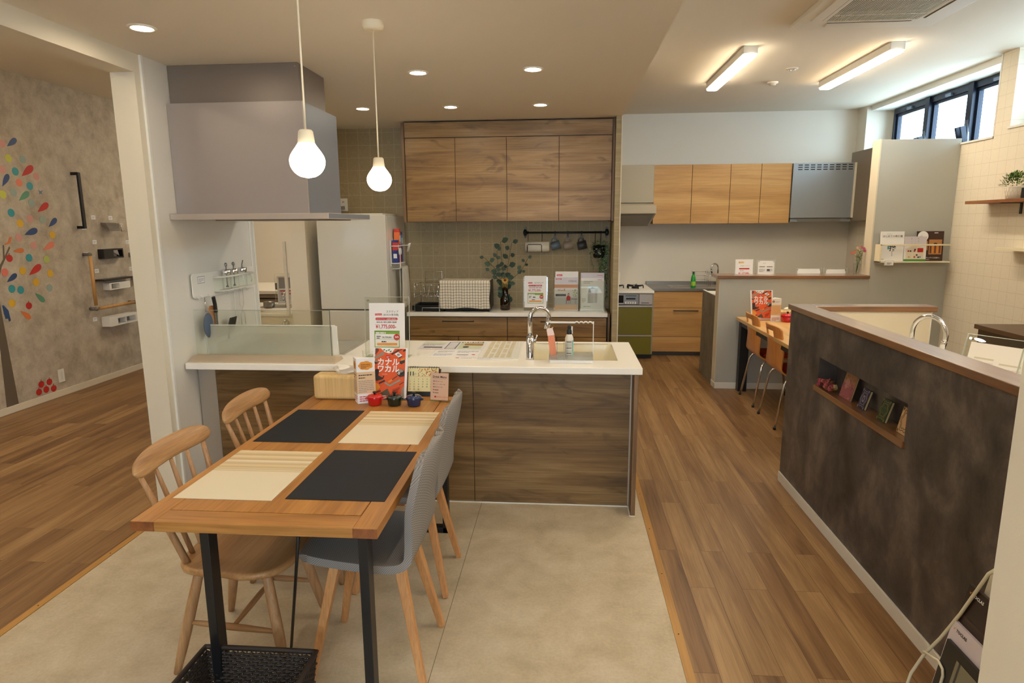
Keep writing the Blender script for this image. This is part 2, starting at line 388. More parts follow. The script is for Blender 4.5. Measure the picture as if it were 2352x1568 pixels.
class Page:
    """flat printing on a surface: o = lower-left corner, r/u = unit vectors along width and height"""
    def __init__(s, b, o, r, u, d=.0006):
        s.b = b; s.o = Vector(o); s.r = Vector(r).normalized(); s.u = Vector(u).normalized(); s.n = s.r.cross(s.u); s.d = d; s.k = 1
    def at(s, x, y): return s.o+s.r*x+s.u*y+s.n*s.d*s.k
    def poly(s, pts, m, up=0):
        s.k += 1 if up else 0
        s.b.add([s.at(x, y) for x, y in pts], [tuple(range(len(pts)))], m); return s
    def layer(s): s.k += 1; return s
    def rect(s, x0, y0, x1, y1, m): return s.poly([(x0, y0), (x1, y0), (x1, y1), (x0, y1)], m)
    def outline(s, x0, y0, x1, y1, t, m):
        s.rect(x0, y0, x1, y0+t, m); s.rect(x0, y1-t, x1, y1, m); s.rect(x0, y0+t, x0+t, y1-t, m); return s.rect(x1-t, y0+t, x1, y1-t, m)
    def line(s, x0, y0, x1, y1, w, m):
        dx, dy = x1-x0, y1-y0; l = math.hypot(dx, dy) or 1; a, c = -dy/l*w/2, dx/l*w/2
        return s.poly([(x0-a, y0-c), (x1-a, y1-c), (x1+a, y1+c), (x0+a, y0+c)], m)
    def txt(s, t, x, y, size, m, align='L', fat=0, sx=1):
        v, f = text_mesh(t, fat); 
        if not v: return s
        w = max(p[0] for p in v)*size*sx
        ox = x-(w/2 if align == 'C' else w if align == 'R' else 0)
        s.b.add([s.at(ox+p[0]*size*sx, y+p[1]*size) for p in v], f, m); return s
    def greek(s, x0, y0, x1, y1, rows, m, h=.4, seed=1):   # small print too fine to read: broken thin lines
        rr = random.Random(seed); st = (y1-y0)/rows
        for i in range(rows):
            y = y1-(i+1)*st; x = x0; e = x0+(x1-x0)*(1 if i < rows-1 else rr.uniform(.4, .8))
            while x < e:
                w = (x1-x0)*rr.uniform(.06, .2); s.rect(x, y, min(x+w, e), y+st*h, m); x += w+(x1-x0)*.025
        return s
def ordinal(i): return ['first', 'second', 'third', 'fourth', 'fifth', 'sixth', 'seventh', 'eighth', 'ninth', 'tenth'][i]
# ================================================================== SETTING
CZ = 2.475; HZ = 2.96; XL = -4.87; XR = 3.56; YB = -2.2; YR = 8.5
b = B(); b.box(XL-.3, -2.285, YB-.2, YR+.1, -.1, 0, planks).box(.483, 4.1, YB-.2, YR+.1, -.1, 0, planks).box(-2.285, .483, 5.0, YR+.1, -.1, 0, planks)
struct(b.obj('floor', origin=(0, 0, 0)))
b = B(); b.box(-2.25, .449, YB-.2, 5.0, -.1, 0, tilef)
seam = mat('floor_seam', (120, 106, 84), .8)
b.box(-.478, -.4755, YB, 5.0, 0, .0004, seam)
struct(b.obj('floor', origin=(0, 0, 0)))
for i, (x0, x1) in enumerate(((-2.285, -2.25), (.449, .483))):
    b = B(); b.box(x0, x1, YB-.2, 5.0, -.1, .003, kerbw)
    for k in range(9): b.cyl(((x0+x1)/2, 1.0+k*.45, .003), ((x0+x1)/2, 1.0+k*.45, .0034), .0035, ink, n=8)
    struct(b.obj('trim_%d' % (i+1), origin=(0, 0, 0)))
b = B(); b.box(-2.30, .46, YB-.2, 6.05, CZ, HZ+.02, ceilm); struct(b.obj('ceiling', origin=(0, 0, 0)))
b = B(); b.box(XL-.2, -2.30, YB-.2, YR+.2, HZ, HZ+.1, ceilm).box(.46, 4.2, YB-.2, YR+.2, HZ, HZ+.1, ceilm).box(-2.30, .46, 6.05, YR+.2, HZ, HZ+.1, ceilm)
struct(b.obj('ceiling', origin=(0, 0, 0)))
b = B(); b.box(XL-.15, XL, YB-.2, YR+.1, 0, HZ, graywall); struct(b.obj('wall_left', origin=(0, 0, 0)))
b = B(); b.box(XL, XL+.01, YB, YR, 0, .062, cream); struct(b.obj('baseboard_left', origin=(0, 0, 0), bevel=.002))
b = B(); b.box(XL-.15, 4.2, YR, YR+.12, 0, HZ, white); struct(b.obj('wall_rear', origin=(0, 0, 0)))
b = B(); b.frame('Y', (XL-.15, 4.2, 0, HZ), (-.9, .9, 1.05, 2.15), YB-.15, YB, white); struct(b.obj('wall_front', origin=(0, 0, 0)))
b = B(); b.frame('Y', (-.9, .9, 1.05, 2.15), (-.86, .86, 1.09, 2.11), YB-.1, YB-.05, plastic).box(-.02, .02, YB-.1, YB-.05, 1.09, 2.11, plastic); struct(b.obj('window_4', origin=(0, 0, 0)))  # unseen window, added to bring daylight in from behind the camera
# beam + short wall that carries the hood
b = B(); b.box(-2.30, -2.17, YB, 3.25, 2.385, CZ+.0, cream); struct(b.obj('wall_beam', origin=(0, 0, 0)))
b = B(); b.box(-2.30, -2.17, 3.25, 4.36, 0, CZ, cream)
b.box(-2.30, -2.17, 4.36, 5.28, 2.2, CZ, cream)
struct(b.obj('wall_divider', origin=(0, 0, 0)))
b = B(); b.box(-2.17, -2.163, 3.31, 4.345, 0, CZ, whiteg)
b.box(-2.17, -2.158, 3.295, 3.31, 0, CZ, plastic).box(-2.17, -2.158, 4.29, 4.31, .85, CZ, plastic).box(-2.17, -2.156, 4.34, 4.36, 0, CZ, plastic)
struct(b.obj('trim_3', origin=(0, 0, 0)))
b = B(); b.box(-2.33, -2.17, 5.28, 5.93, 0, CZ, cream); struct(b.obj('wall_post', origin=(0, 0, 0)))
# back wall of the kitchen with the pass-through at its left
b = B(); b.box(-2.17, .455, 5.93, 6.05, 0, CZ, olivegrid).box(.408, .455, 5.47, 5.93, 0, CZ, olivegridY)
struct(b.obj('wall_back', origin=(0, 0, 0)))
b = B(); b.box(.451, .4595, 5.466, 5.471, 0, CZ, cream); struct(b.obj('trim_4', origin=(0, 0, 0)))
b = B(); b.frame('Y', (-3.4, -2.17, 0, CZ), (-3.0, -2.45, .775, 1.75), 5.93, 6.05, cream)
struct(b.obj('wall_back_left', origin=(0, 0, 0)))
b = B(); b.frame('Y', (-3.02, -2.43, .755, 1.77), (-3.0, -2.45, .775, 1.75), 5.92, 5.93, plastic); struct(b.obj('window_3', origin=(0, 0, 0)))
# right wall: tiled paper, two high openings, windows set deep behind
def yz_wall(b, y0, y1, z0, z1, x0, x1, m, holes):
    holes = sorted(holes); y = y0
    for h in holes:
        b.box(x0, x1, y, h[0], z0, z1, m); b.box(x0, x1, h[0], h[1], z0, h[2], m)
        if h[3] < z1: b.box(x0, x1, h[0], h[1], h[3], z1, m)
        y = h[1]
    b.box(x0, x1, y, y1, z0, z1, m)
b = B(); yz_wall(b, YB, 5.885, 0, HZ, XR, XR+.14, creamgrid, [(3.45, 5.68, 2.36, HZ)]); b.box(XR, XR+.14, 5.885, 8.269, 0, 2.31, creamgrid)
struct(b.obj('wall_right', origin=(0, 0, 0)))
b = B(); b.box(XR, 3.95, 8.27, YR, 0, HZ, white); struct(b.obj('wall_column', origin=(0, 0, 0)))
b = B(); yz_wall(b, YB, 8.27, 0, HZ, 3.86, 3.98, white, [(3.5, 5.6, 2.3, 2.9), (5.95, 8.17, 2.3, 2.9)])
b.box(XR+.14, 3.86, 3.45, 5.68, 2.22, 2.36, plastic).box(XR+.14, 3.86, 5.885, 8.27, 2.22, 2.31, plastic).box(XR+.14, 3.86, 5.68, 5.885, 2.2, HZ, plastic).box(XR+.14, 3.86, 3.3, 3.45, 2.2, HZ, plastic)
b.box(XR-.004, XR+.0, 5.869, 5.885, 2.296, HZ, plastic).box(XR-.012, XR+.0, 5.869, 8.27, 2.296, 2.312, plastic).box(XR-.012, XR, 3.45, 5.696, 2.346, 2.362, plastic)
struct(b.obj('wall_window_reveal', origin=(0, 0, 0)))
navy = mat('dark_window_frame', (22, 30, 48), .35, metal=.3)
pane = thin_glass('window_pane', (245, 250, 250), .05)
stay = mat('window_stay_metal', (120, 130, 145), .3, metal=.8)
for wi, (a, c) in enumerate(((3.5, 5.6), (5.95, 8.17))):
    n = 3; w = (c-a)/n; b = B(); z0, z1 = 2.3, 2.9
    b.frame('X', (a, c, z0, z1), (a+.035, c-.035, z0+.035, z1-.06), 3.82, 3.9, navy)
    for k in range(1, n): b.box(3.8, 3.9, a+k*w-.04, a+k*w+.04, z0, z1, navy)
    fr = struct(b.obj('window_%d' % (wi+1), origin=(0, 0, 0)))
    for k in range(n):
        y0, y1 = a+k*w+.04, a+(k+1)*w-.04; s = B()
        s.frame('X', (y0, y1, z0+.03, z1-.055), (y0+.03, y1-.03, z0+.06, z1-.09), 3.84, 3.87, navy)
        s.box(3.80, 3.83, (y0+y1)/2-.05, (y0+y1)/2+.05, z1-.055, z1-.03, stay)
        for yy in (y0, y1):
            s.beam((3.80, yy, 2.33), (3.80, yy+(-.03 if yy == y0 else .03), 2.56), .012, .03, stay)
            s.beam((3.79, yy, 2.31), (3.74, yy, 2.50), .02, .045, navy)
        so = s.obj('sash', fr)
        g = B(); g.box(3.852, 3.858, y0+.03, y1-.03, z0+.06, z1-.09, pane); g.obj('pane', so)
b = B(); b.box(3.60, 3.86, 5.9, 8.25, 2.905, HZ, plastic); struct(b.obj('trim_5', origin=(0, 0, 0)))
# half wall with walnut cap, tall grey partition
greypt = mat('grey_green_paint', (180, 180, 172), .7, bump=.12, bscale=260)
b = B(); b.box(1.49, 2.865, 6.31, 6.45, 0, 1.088, greypt); b.box(1.488, 1.491, 6.309, 6.45, 0, 1.088, cream)
struct(b.obj('wall_half', origin=(0, 0, 0)))
b = B(); b.box(1.484, 2.865, 6.302, 6.31, 0, .06, plastic).box(1.484, 1.49, 6.302, 6.45, 0, .06, plastic); struct(b.obj('baseboard_half_wall', origin=(0, 0, 0), bevel=.002))
tag(B().box(1.465, 2.87, 6.29, 6.58, 1.088, 1.117, walnutX).obj('ledge_board', bevel=.003), 'brown wooden shelf cap along the low grey half wall', 'shelf')
b = B(); b.box(2.865, XR, 6.31, 6.45, 0, 2.35, greypt); b.box(2.855, 2.868, 6.306, 6.454, 1.118, 2.355, cream)
struct(b.obj('wall_partition', origin=(0, 0, 0), bevel=.002))
# dark slate wall with niche and cap
b = B(); dx0, dx1 = 1.375, 1.475; Y0, Y1 = .6, 3.985
ny0, ny1, nz0, nz1 = 2.595, 3.50, .715, .9
b.box(dx0, dx1, Y0, ny0, 0, 1.098, darkwall).box(dx0, dx1, ny1, Y1, 0, 1.098, darkwall).box(dx0, dx1, ny0, ny1, 0, nz0, darkwall).box(dx0, dx1, ny0, ny1, nz1, 1.098, darkwall).box(dx1-.008, dx1, ny0, ny1, nz0, nz1, darkwall)
b.box(dx1, dx1+.006, Y0, 3.889, 0, 1.097, cream)
struct(b.obj('wall_slate', origin=(0, 0, 0)))
b = B(); b.box(dx1, 2.14, 3.895, Y1, 0, 1.098, greypt).box(dx1, 2.14, 3.889, 3.895, 0, 1.097, cream).box(2.134, 2.141, 3.888, Y1, 0, 1.098, plastic); struct(b.obj('wall_slate_return', origin=(0, 0, 0)))
b = B(); b.box(dx0-.009, dx0, Y0, Y1, 0, .062, plastic); struct(b.obj('baseboard_slate', origin=(0, 0, 0), bevel=.002))
tag(B().box(1.36, 1.475, .6, 4.0, 1.0985, 1.13, walnutY).obj('ledge_board', bevel=.003), 'long brown wooden cap on top of the dark slate wall with the niche', 'shelf')
tag(B().box(1.4755, 2.165, 3.88, 4.0, 1.0985, 1.13, walnutX).obj('ledge_board', bevel=.003), 'short brown wooden cap on the cream return wall, joining the slate wall cap', 'shelf')
b = B(); b.box(dx0-.012, dx1-.01, ny0-.01, ny1+.03, nz0, nz0+.03, walnutY)
tag(b.obj('niche_shelf', bevel=.003), 'brown wooden shelf board in the niche of the dark slate wall', 'shelf')
# near white corner wall at the right edge
b = B(); b.box(.826, 1.2, -.6, 1.2, 0, HZ, cream); struct(b.obj('wall_near_right', origin=(0, 0, 0)))

# ================================================================== LIGHTS IN THE CEILING
ringm = mat('downlight_ring', (235, 228, 210), .5)
def downlight(x, y, z, label, first=[None]):
    if first[0] is None:
        t = thing('downlight', label, 'ceiling light', (x, y, z), 'recessed downlights in the ceiling')
        B().lathe([(.043, z-.001), (.045, z-.006), (.056, z-.006), (.06, z-.001), (.06, z)], ringm, (x, y, 0), 32).obj('trim_ring', t)
        B().lathe([(.0001, z-.0035), (.044, z-.0035), (.0445, z-.0005)], downm, (x, y, 0), 32).obj('lens', t)
        first[0] = t; return t
    c = copy_tree(first[0]); c.location = (x, y, z); c['label'] = label; return c
for x, y, l in ((-1.853, 2.862, 'round recessed downlight nearest the left beam, lower left of the ceiling'), (-.846, 3.823, 'round recessed downlight above the island, left of its front pair'), (-.187, 3.812, 'round recessed downlight above the island, right of its front pair'),
                (-1.517, 4.918, 'round recessed downlight of the back row, leftmost by the hood'), (-.852, 4.924, 'round recessed downlight of the back row, middle one'), (-.187, 4.915, 'round recessed downlight of the back row, rightmost by the wall cabinets'),
                (-.187, 1.8, 'added unseen downlight behind the camera side, nearest the dining table'), (-1.853, .9, 'added unseen downlight over the tile floor left of the camera'), (-.5, .2, 'added unseen downlight straight above the camera'), (-1.4, -1.0, 'added unseen downlight behind the camera to the left'), (0.1, -1.0, 'added unseen downlight behind the camera to the right'), (-1.4, .2, 'added unseen downlight left above the camera'), (-.9, -1.0, 'added unseen downlight in the middle behind the camera'), (.2, .9, 'added unseen downlight right above the camera')):  # lamps of this row are out of view, added to brighten the scene
    downlight(x, y, CZ, l)
for x, y, l in ((-3.6, 2.2, 'added unseen downlight over the plank floor of the left room'), (-3.6, 4.6, 'added unseen downlight facing the sticker tree wall'), (-3.4, 7.3, 'added unseen downlight in the far left room'), (-3.6, -.3, 'added unseen downlight at the near end of the left room')):  # unseen downlights, added to brighten the left room
    downlight(x, y, HZ, l)
def pendant(x, y, label, src=None):
    if src: c = copy_tree(src); c.location = (x, y, CZ); c['label'] = label; return c
    t = thing('pendant_lamp', label, 'pendant lamp', (x, y, CZ), 'bulb pendants over the dining table')
    pw = mat('pendant_white', (240, 226, 196), .4)
    B().lathe([(.0001, CZ-.034), (.03, CZ-.034), (.044, CZ-.028), (.047, CZ-.018), (.047, CZ)], pw, (x, y, 0), 32).obj('ceiling_rose', t)
    B().cyl((x, y, CZ-.03), (x, y, 1.905), .0032, pw, n=8).obj('cord', t)
    B().lathe([(.0001, 1.913), (.018, 1.913), (.0225, 1.908), (.0265, 1.873), (.0265, 1.868), (.0001, 1.868)], pw, (x, y, 0), 32).obj('socket', t)
    pr = [(.0255, 1.874)]
    for i in range(1, 25):
        a = i/24; zz = 1.874-a*.108
        r = .0255+(.0545-.0255)*math.sin(min(a/.52, 1)*PI/2)**1.3 if a < .52 else .0545*math.sqrt(max(0, 1-((a-.52)/.48)**2))
        pr.append((max(r, .0001), zz))
    B().lathe(pr, bulbm, (x, y, 0), 32).obj('bulb', t)
    return t
p1 = pendant(-.812, 2.03, 'glowing bulb pendant on a white cord, nearer and larger of the two')
pendant(-.83, 2.89, 'glowing bulb pendant hanging from its white round rose, further back', p1)
def tube_light(x, y0, y1, label):
    t = thing('tube_light', label, 'ceiling light', (x, (y0+y1)/2, HZ), 'tube lights on the right ceiling')
    B().box(x-.055, x+.055, y0+.005, y1-.005, HZ-.058, HZ, plastic).obj('housing', t, bevel=.004)
    B().prism(rrect(x-.052, y0, x+.052, y1, .03, 5), 'Z', HZ-.076, HZ-.057, tubem).obj('diffuser', t, bevel=.012, seg=3)
tube_light(1.42, 5.4, 6.75, 'long glowing tube light on the right ceiling, left one of the two visible')
tube_light(2.51, 5.4, 6.82, 'long glowing tube light on the right ceiling, nearer the windows')
tube_light(-3.6, 1.2, 2.6, 'added unseen tube light over the near end of the left room')  # left room tubes are out of view, added to brighten its wall
tube_light(-3.6, 3.2, 4.6, 'added unseen tube light in the middle of the left room')
tube_light(-3.0, 6.9, 8.3, 'added unseen tube light at the far end of the left room')
tube_light(1.42, 1.6, 2.95, 'added unseen tube light on the ceiling over the near aisle')  # near right tubes are unseen too, added for more brightness
tube_light(2.51, 1.6, 2.95, 'added unseen tube light on the ceiling over the sink counter behind the slate wall')
# cassette air conditioner
t = thing('air_conditioner', 'white square cassette air conditioner with slatted grille in the ceiling', 'air conditioner', (2.005, 4.43, HZ))
acw = mat('ac_white', (226, 218, 202), .5); acd = mat('ac_dark', (34, 30, 26), .6)
B().frame('Z', (1.54, 2.47, 3.96, 4.9), (1.72, 2.29, 4.14, 4.72), HZ-.035, HZ, acw).obj('casing', t, bevel=.006)
b = B(); b.box(1.72, 2.29, 4.14, 4.72, HZ-.004, HZ, acd)
for k in range(38): b.box(1.727+k*.015, 1.733+k*.015, 4.14, 4.72, HZ-.034, HZ-.030, acw)
b.box(1.72, 2.29, 4.595, 4.603, HZ-.036, HZ-.012, acw)
b.obj('grille', t)
for a in range(4):
    b = B(); b.M = Matrix.Translation((2.005, 4.43, 0)) @ Matrix.Rotation(a*PI/2, 4, 'Z')
    b.box(-.26, .26, .325, .395, HZ-.04, HZ-.034, acw).box(-.27, .27, .318, .326, HZ-.0365, HZ-.034, acd)
    b.obj('louver', t)
tag(B().lathe([(.0001, HZ-.03), (.028, HZ-.03), (.035, HZ-.015), (.05, HZ-.012), (.05, HZ)], acw, (2.007, 6.776, 0)).obj('smoke_detector'), 'small round white smoke detector between the two tube lights', 'smoke detector')
b = B(); b.lathe([(.0001, HZ-.006), (.05, HZ-.006), (.055, HZ)], acw, (2.0, 6.22, 0)); b.cyl((1.985, 6.22, HZ-.02), (1.985, 6.22, HZ-.005), .009, chrome, n=12).cyl((2.02, 6.22, HZ-.014), (2.02, 6.22, HZ-.005), .009, chrome, n=12)
tag(b.obj('sprinkler_head'), 'small flat ceiling fitting with chrome tip near the air conditioner', 'ceiling fitting')
# ================================================================== ISLAND
def panel_parts(t, spec, y0, y1, m, name='front_panel', gap=.0015):
    for x0, x1, z0, z1 in spec: B().box(x0+gap, x1-gap, y0, y1, z0+gap, z1-gap, m).obj(name, t, bevel=.001)
t = thing('island_cabinet', 'brown oak laminate island cabinet under the long white worktop', 'kitchen island', (-.85, 3.8, 0))
B().box(-2.155, -.24, 3.545, 4.10, .01, .812, mat('carcass_dark', (60, 52, 44), .6)).box(-.24, .375, 3.545, 4.10, .01, .62, MATS['carcass_dark']).box(-.24, .375, 3.545, 3.575, .62, .812, MATS['carcass_dark']).box(.33, .375, 3.575, 4.10, .62, .812, MATS['carcass_dark']).obj('body', t)
panel_parts(t, ((-2.05, -1.30, .006, .812), (-1.30, -.518, .006, .812), (-.518, .378, .006, .812)), 3.527, 3.545, islwood)
B().box(-2.155, -2.05, 3.527, 3.545, .006, .812, alu).obj('filler_strip', t)
B().box(.380, .404, 3.40, 4.12, .004, .812, sidewood).obj('end_panel', t, bevel=.001)
B().box(.3725, .3805, 3.515, 3.527, .0, .812, alu).box(-2.05, .378, 3.520, 3.527, 0, .006, plastic).box(.3725, .3795, 3.40, 3.527, .0, .004, plastic).box(.3795, .405, 3.396, 3.4, 0, .004, plastic).obj('edge_trim', t)
t = thing('worktop', 'long white solid-surface worktop of the island with built-in sink', 'worktop', (-.85, 3.8, .813))
b = B(); b.frame('Z', (-2.155, .424, 3.405, 4.180), (-.205, .305, 3.60, 4.125), .813, .85, counter); b.obj('top', t, bevel=.003)
sinkm = mat('sink_cream', (222, 212, 180), .3)
b = B()
def ringpts(x0, x1, y0, y1, r, z): return [(x, y, z) for x, y in rrect(x0, y0, x1, y1, r, 4)]
R0 = ringpts(-.205, .305, 3.60, 4.125, .001, .85); R1 = ringpts(-.205, .305, 3.60, 4.125, .03, .845); R2 = ringpts(-.19, .285, 3.615, 4.11, .05, .66); n = len(R0)
b.add(R0+R1+R2, [(i, (i+1) % n, n+(i+1) % n, n+i) for i in range(n)]+[(n+i, n+(i+1) % n, 2*n+(i+1) % n, 2*n+i) for i in range(n)]+[tuple(range(2*n, 3*n))], sinkm, True)
b.lathe([(.0001, .662), (.05, .662), (.055, .661)], steel, (.0, 3.75, 0))
b.obj('sink_bowl', t)
def gooseneck(name, label, x, y, z, h, w, rb, dirv, th, m=chrome, lever=True):
    """arched tap: base at x,y,z; dirv = horizontal unit direction of the spout"""
    t = thing(name, label, 'tap', (x, y, z)); dx, dy = dirv
    B().lathe([(.0001, z), (rb*1.12, z), (rb, z+.01), (rb, z+h*.40), (rb*.86, z+h*.41), (rb*.86, z+h*.47), (.0001, z+h*.47)], m, (x, y, 0), 24).obj('body', t)
    pts = [(x, y, z+h*.45)]; R = w/2; zc = z+h-R
    for i in range(0, 23):
        a = PI-i/22*PI*1.10; pts.append((x+dx*(R+R*math.cos(a)), y+dy*(R+R*math.cos(a)), zc+R*math.sin(a)))
    e = pts[-1]; pr = pts[-2]; d = Vector(e)-Vector(pr); d.normalize(); q = Vector(e)+d*h*.16
    B().tube(pts, rb*.6, m, 16).obj('spout', t)
    B().tube([e, tuple(Vector(e)+d*.004), tuple(q)], [rb*.62, rb*.74, rb*.74], m, 16).obj('spray_head', t)
    if lever:
        px, py = -dy, dx
        B().cyl((x, y, z+h*.36), (x+dx*rb*1.5+px*0, y+dy*rb*1.5, z+h*.36), rb*.6, m, n=12).tube([(x+dx*rb*1.5, y+dy*rb*1.5, z+h*.36), (x+dx*rb*2.0, y+dy*rb*2.0, z+h*.48)], rb*.22, m, 8).obj('lever', t)
    return t
gooseneck('tap', 'chrome arched tap standing on the island worktop beside the sink', -.195, 3.615, .85, .292, .118, .022, (.9, .436), .01)
# rear side: hob glass, screens
t = thing('induction_hob', 'flat grey glass hob set in the left end of the island worktop', 'hob', (-1.7, 3.93, .85))
B().box(-2.09, -1.33, 3.70, 4.145, .8505, .855, mat('hob_glass', (150, 146, 130), .06, spec=.8)).obj('glass_top', t, bevel=.001)
B().frame('Z', (-2.094, -1.318, 3.69, 4.149), (-2.09, -1.332, 3.70, 4.145), .8503, .856, alu).obj('edge_frame', t)
b = B(); b.box(-1.52, -1.42, 4.115, 4.122, .855, .8556, greyi); b.obj('control_marking', t)
t = thing('splash_guard', 'clear glass splash screen in an aluminium foot on the island', 'glass screen', (-1.74, 3.52, .85))
B().prism([(3.43, .85), (3.565, .85), (3.565, .858), (3.535, .877), (3.50, .877), (3.43, .856)], 'X', -2.15, -1.285, mat('guard_foot', (206, 186, 160), .4, metal=.3)).obj('foot', t, bevel=.002)
b = B(); b.box(-2.144, -1.333, 3.515, 3.523, .876, 1.14, glass); b.obj('glass_pane', t)
B().box(-1.3345, -1.3325, 3.5148, 3.5232, .876, 1.14, mat('glass_rim_dark', (96, 104, 98), .2)).box(-2.144, -1.333, 3.5148, 3.5232, 1.139, 1.1405, mat('glass_rim', (150, 158, 150), .2)).obj('glass_edge', t)
t = thing('frosted_screen', 'milky oil screen with white rounded rim standing behind the clear glass screen', 'oil guard', (-1.75, 3.62, .85))
b = B(); b.prism([(-2.13, .852), (-1.345, .852), (-1.345, 1.03), (-2.13, 1.03)], 'Y', 3.617, 3.62, frost); b.obj('screen', t)
b = B(); b.tube([(-2.14, 3.62, .853), (-2.14, 3.62, 1.028), (-2.132, 3.62, 1.036), (-1.346, 3.62, 1.036), (-1.338, 3.62, 1.028), (-1.33, 3.62, .856)], .0045, plastic, 8); b.box(-1.362, -1.333, 3.616, 3.624, .853, 1.034, plastic); b.obj('rim', t)
# ------------------------------------------------------------------ range hood
t = thing('range_hood', 'large grey range hood with broad flat canopy over the left end of the island', 'range hood', (-1.72, 3.8, 1.65))
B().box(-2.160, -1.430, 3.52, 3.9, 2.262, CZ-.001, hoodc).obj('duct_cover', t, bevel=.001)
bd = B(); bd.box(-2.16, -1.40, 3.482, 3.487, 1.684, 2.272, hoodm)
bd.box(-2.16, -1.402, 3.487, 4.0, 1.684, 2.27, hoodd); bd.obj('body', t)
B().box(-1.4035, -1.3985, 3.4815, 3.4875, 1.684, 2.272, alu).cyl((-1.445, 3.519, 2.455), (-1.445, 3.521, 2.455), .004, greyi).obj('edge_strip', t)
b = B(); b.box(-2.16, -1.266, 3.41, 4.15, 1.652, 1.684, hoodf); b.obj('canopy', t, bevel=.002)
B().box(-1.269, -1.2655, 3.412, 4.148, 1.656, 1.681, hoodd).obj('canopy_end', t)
B().box(-1.95, -1.36, 3.50, 4.05, 1.646, 1.654, mat('hood_filter', (120, 112, 100), .4)).obj('filter_plate', t)
# ------------------------------------------------------------------ wall rack with spice jars and tools
WX = -2.163
t = thing('magnet_board', 'white magnetic tool board with rounded corners mounted on the hood wall', 'tool rack', (WX, 3.9, 1.2))
B().prism(rrect(3.535, 1.200, 4.28, 1.345, .02), 'X', WX+.012, WX+.018, plastic).box(WX, WX+.012, 3.7, 4.2, 1.21, 1.33, plastic).obj('board', t, bevel=.001)
b = B(); b.box(WX+.0185, WX+.019, 3.59, 3.665, 1.285, 1.325, paper); pg = Page(b, (WX+.019, 3.59, 1.285), (0, 1, 0), (0, 0, 1), .0004); pg.outline(0, 0, .075, .04, .002, mat('navy_ink', (40, 46, 90), .6)).greek(.01, .008, .065, .032, 3, greyi); b.obj('name_plate', t)
for y in (3.565, 3.61, 3.69, 3.90, 3.99, 4.06, 4.14): B().tube([(WX+.018, y, 1.215), (WX+.03, y, 1.205), (WX+.032, y, 1.195), (WX+.038, y, 1.2)], .0022, plastic, 6).obj('hook', t)
t = thing('spice_shelf', 'small white wire-edged spice shelf fixed to the magnetic board', 'shelf', (WX+.05, 3.95, 1.22))
B().box(WX+.019, WX+.085, 3.76, 4.16, 1.222, 1.228, plastic).obj('base', t, bevel=.001)
B().tube([(WX+.02, 3.762, 1.31), (WX+.083, 3.762, 1.31), (WX+.083, 4.158, 1.31), (WX+.02, 4.158, 1.31)], .005, plastic, 8).obj('rail', t)
for y in (3.762, 4.158): B().box(WX+.019, WX+.085, y-.001, y+.001, 1.225, 1.31, glass).obj('side_panel', t)
def jar(y, label, kind, src=None):
    x = WX+.052
    t = thing('spice_jar', label, 'jar', (x, y, 1.228), 'spice jars on the wall shelf')
    B().lathe([(.0001, 1.2285), (.025, 1.2285), (.027, 1.235), (.027, 1.325)], glass, (x, y, 0), 20).obj('glass_body', t)
    B().lathe([(.0285, 1.322), (.0295, 1.326), (.0295, 1.346), (.027, 1.35), (.0001, 1.352)], chrome, (x, y, 0), 20).obj('lid', t)
    if kind: B().lathe([(.005, 1.25), (.009, 1.245), (.009, 1.24), (.004, 1.24)], steel, (x, y, 0), 12).cyl((x, y, 1.24), (x, y, 1.375), .003, steel, n=8).ball((x, y, 1.38), (.009, .009, .012), steel).obj('spoon', t)
    else: B().tube([(x, y, 1.35), (x, y+.002, 1.37), (x+.0, y+.018, 1.395)], .004, steel, 8).obj('spout', t)
    return t
jar(3.86, 'glass jar with chrome lid and ball-top spoon, nearest on the spice shelf', 1)
jar(3.95, 'glass jar with chrome lid and ball-top spoon, middle of three on the spice shelf', 1)
jar(4.06, 'glass oil jar with chrome lid and slanted spout on the spice shelf', 0)
b = B(); b.tube([(WX+.04, 3.61, 1.20), (WX+.04, 3.61, 1.12)], .003, chrome, 8).ball((WX+.045, 3.62, 1.035), (.012, .052, .075), mat('blue_silicone', (58, 84, 120), .5)); tag(b.obj('ladle'), 'blue silicone ladle hanging from the white magnetic board', 'ladle')
b = B(); b.prism([(3.655, 1.13), (3.67, 1.145), (3.70, 1.145), (3.72, 1.12), (3.745, .96), (3.70, .93), (3.66, .96)], 'X', WX+.030, WX+.036, wood('spatula_wood', (170, 112, 60), (190, 130, 74), (206, 150, 92), 'Z', 2)); tag(b.obj('wooden_spatula', bevel=.002), 'wooden spatula hanging behind the blue ladle', 'spatula')
b = B(); b.prism([(3.68, 1.195), (3.70, 1.2), (3.712, 1.15), (3.715, 1.10), (3.695, 1.10), (3.69, 1.15)], 'X', WX+.042, WX+.056, blackp); b.box(WX+.048, WX+.05, 3.695, 3.72, 1.0, 1.10, steel); tag(b.obj('kitchen_knife', bevel=.002), 'black-handled knife hanging from the white magnetic board', 'knife')
b = B(); b.prism([(3.80, .965), (3.855, 1.045), (3.94, 1.045), (3.895, .965), (3.86, .95)], 'X', WX+.05, WX+.056, blackp); b.tube([(WX+.053, 3.84, .96), (WX+.04, 3.82, .90)], .006, blackp, 8); tag(b.obj('turner', bevel=.002), 'black flat turner with its slanted blade upward by the hood wall', 'turner')
hm = mat('clear_hook_plastic', (214, 208, 198), .3)
b = B(); b.cyl((WX+.02, 3.99, 1.2), (WX+.02, 3.99, .98), .004, hm).ball((WX+.022, 3.99, 1.0), (.008, .03, .03), hm); tag(b.obj('measuring_spoon'), 'pale plastic measuring spoon on a long handle under the board', 'measuring spoon')
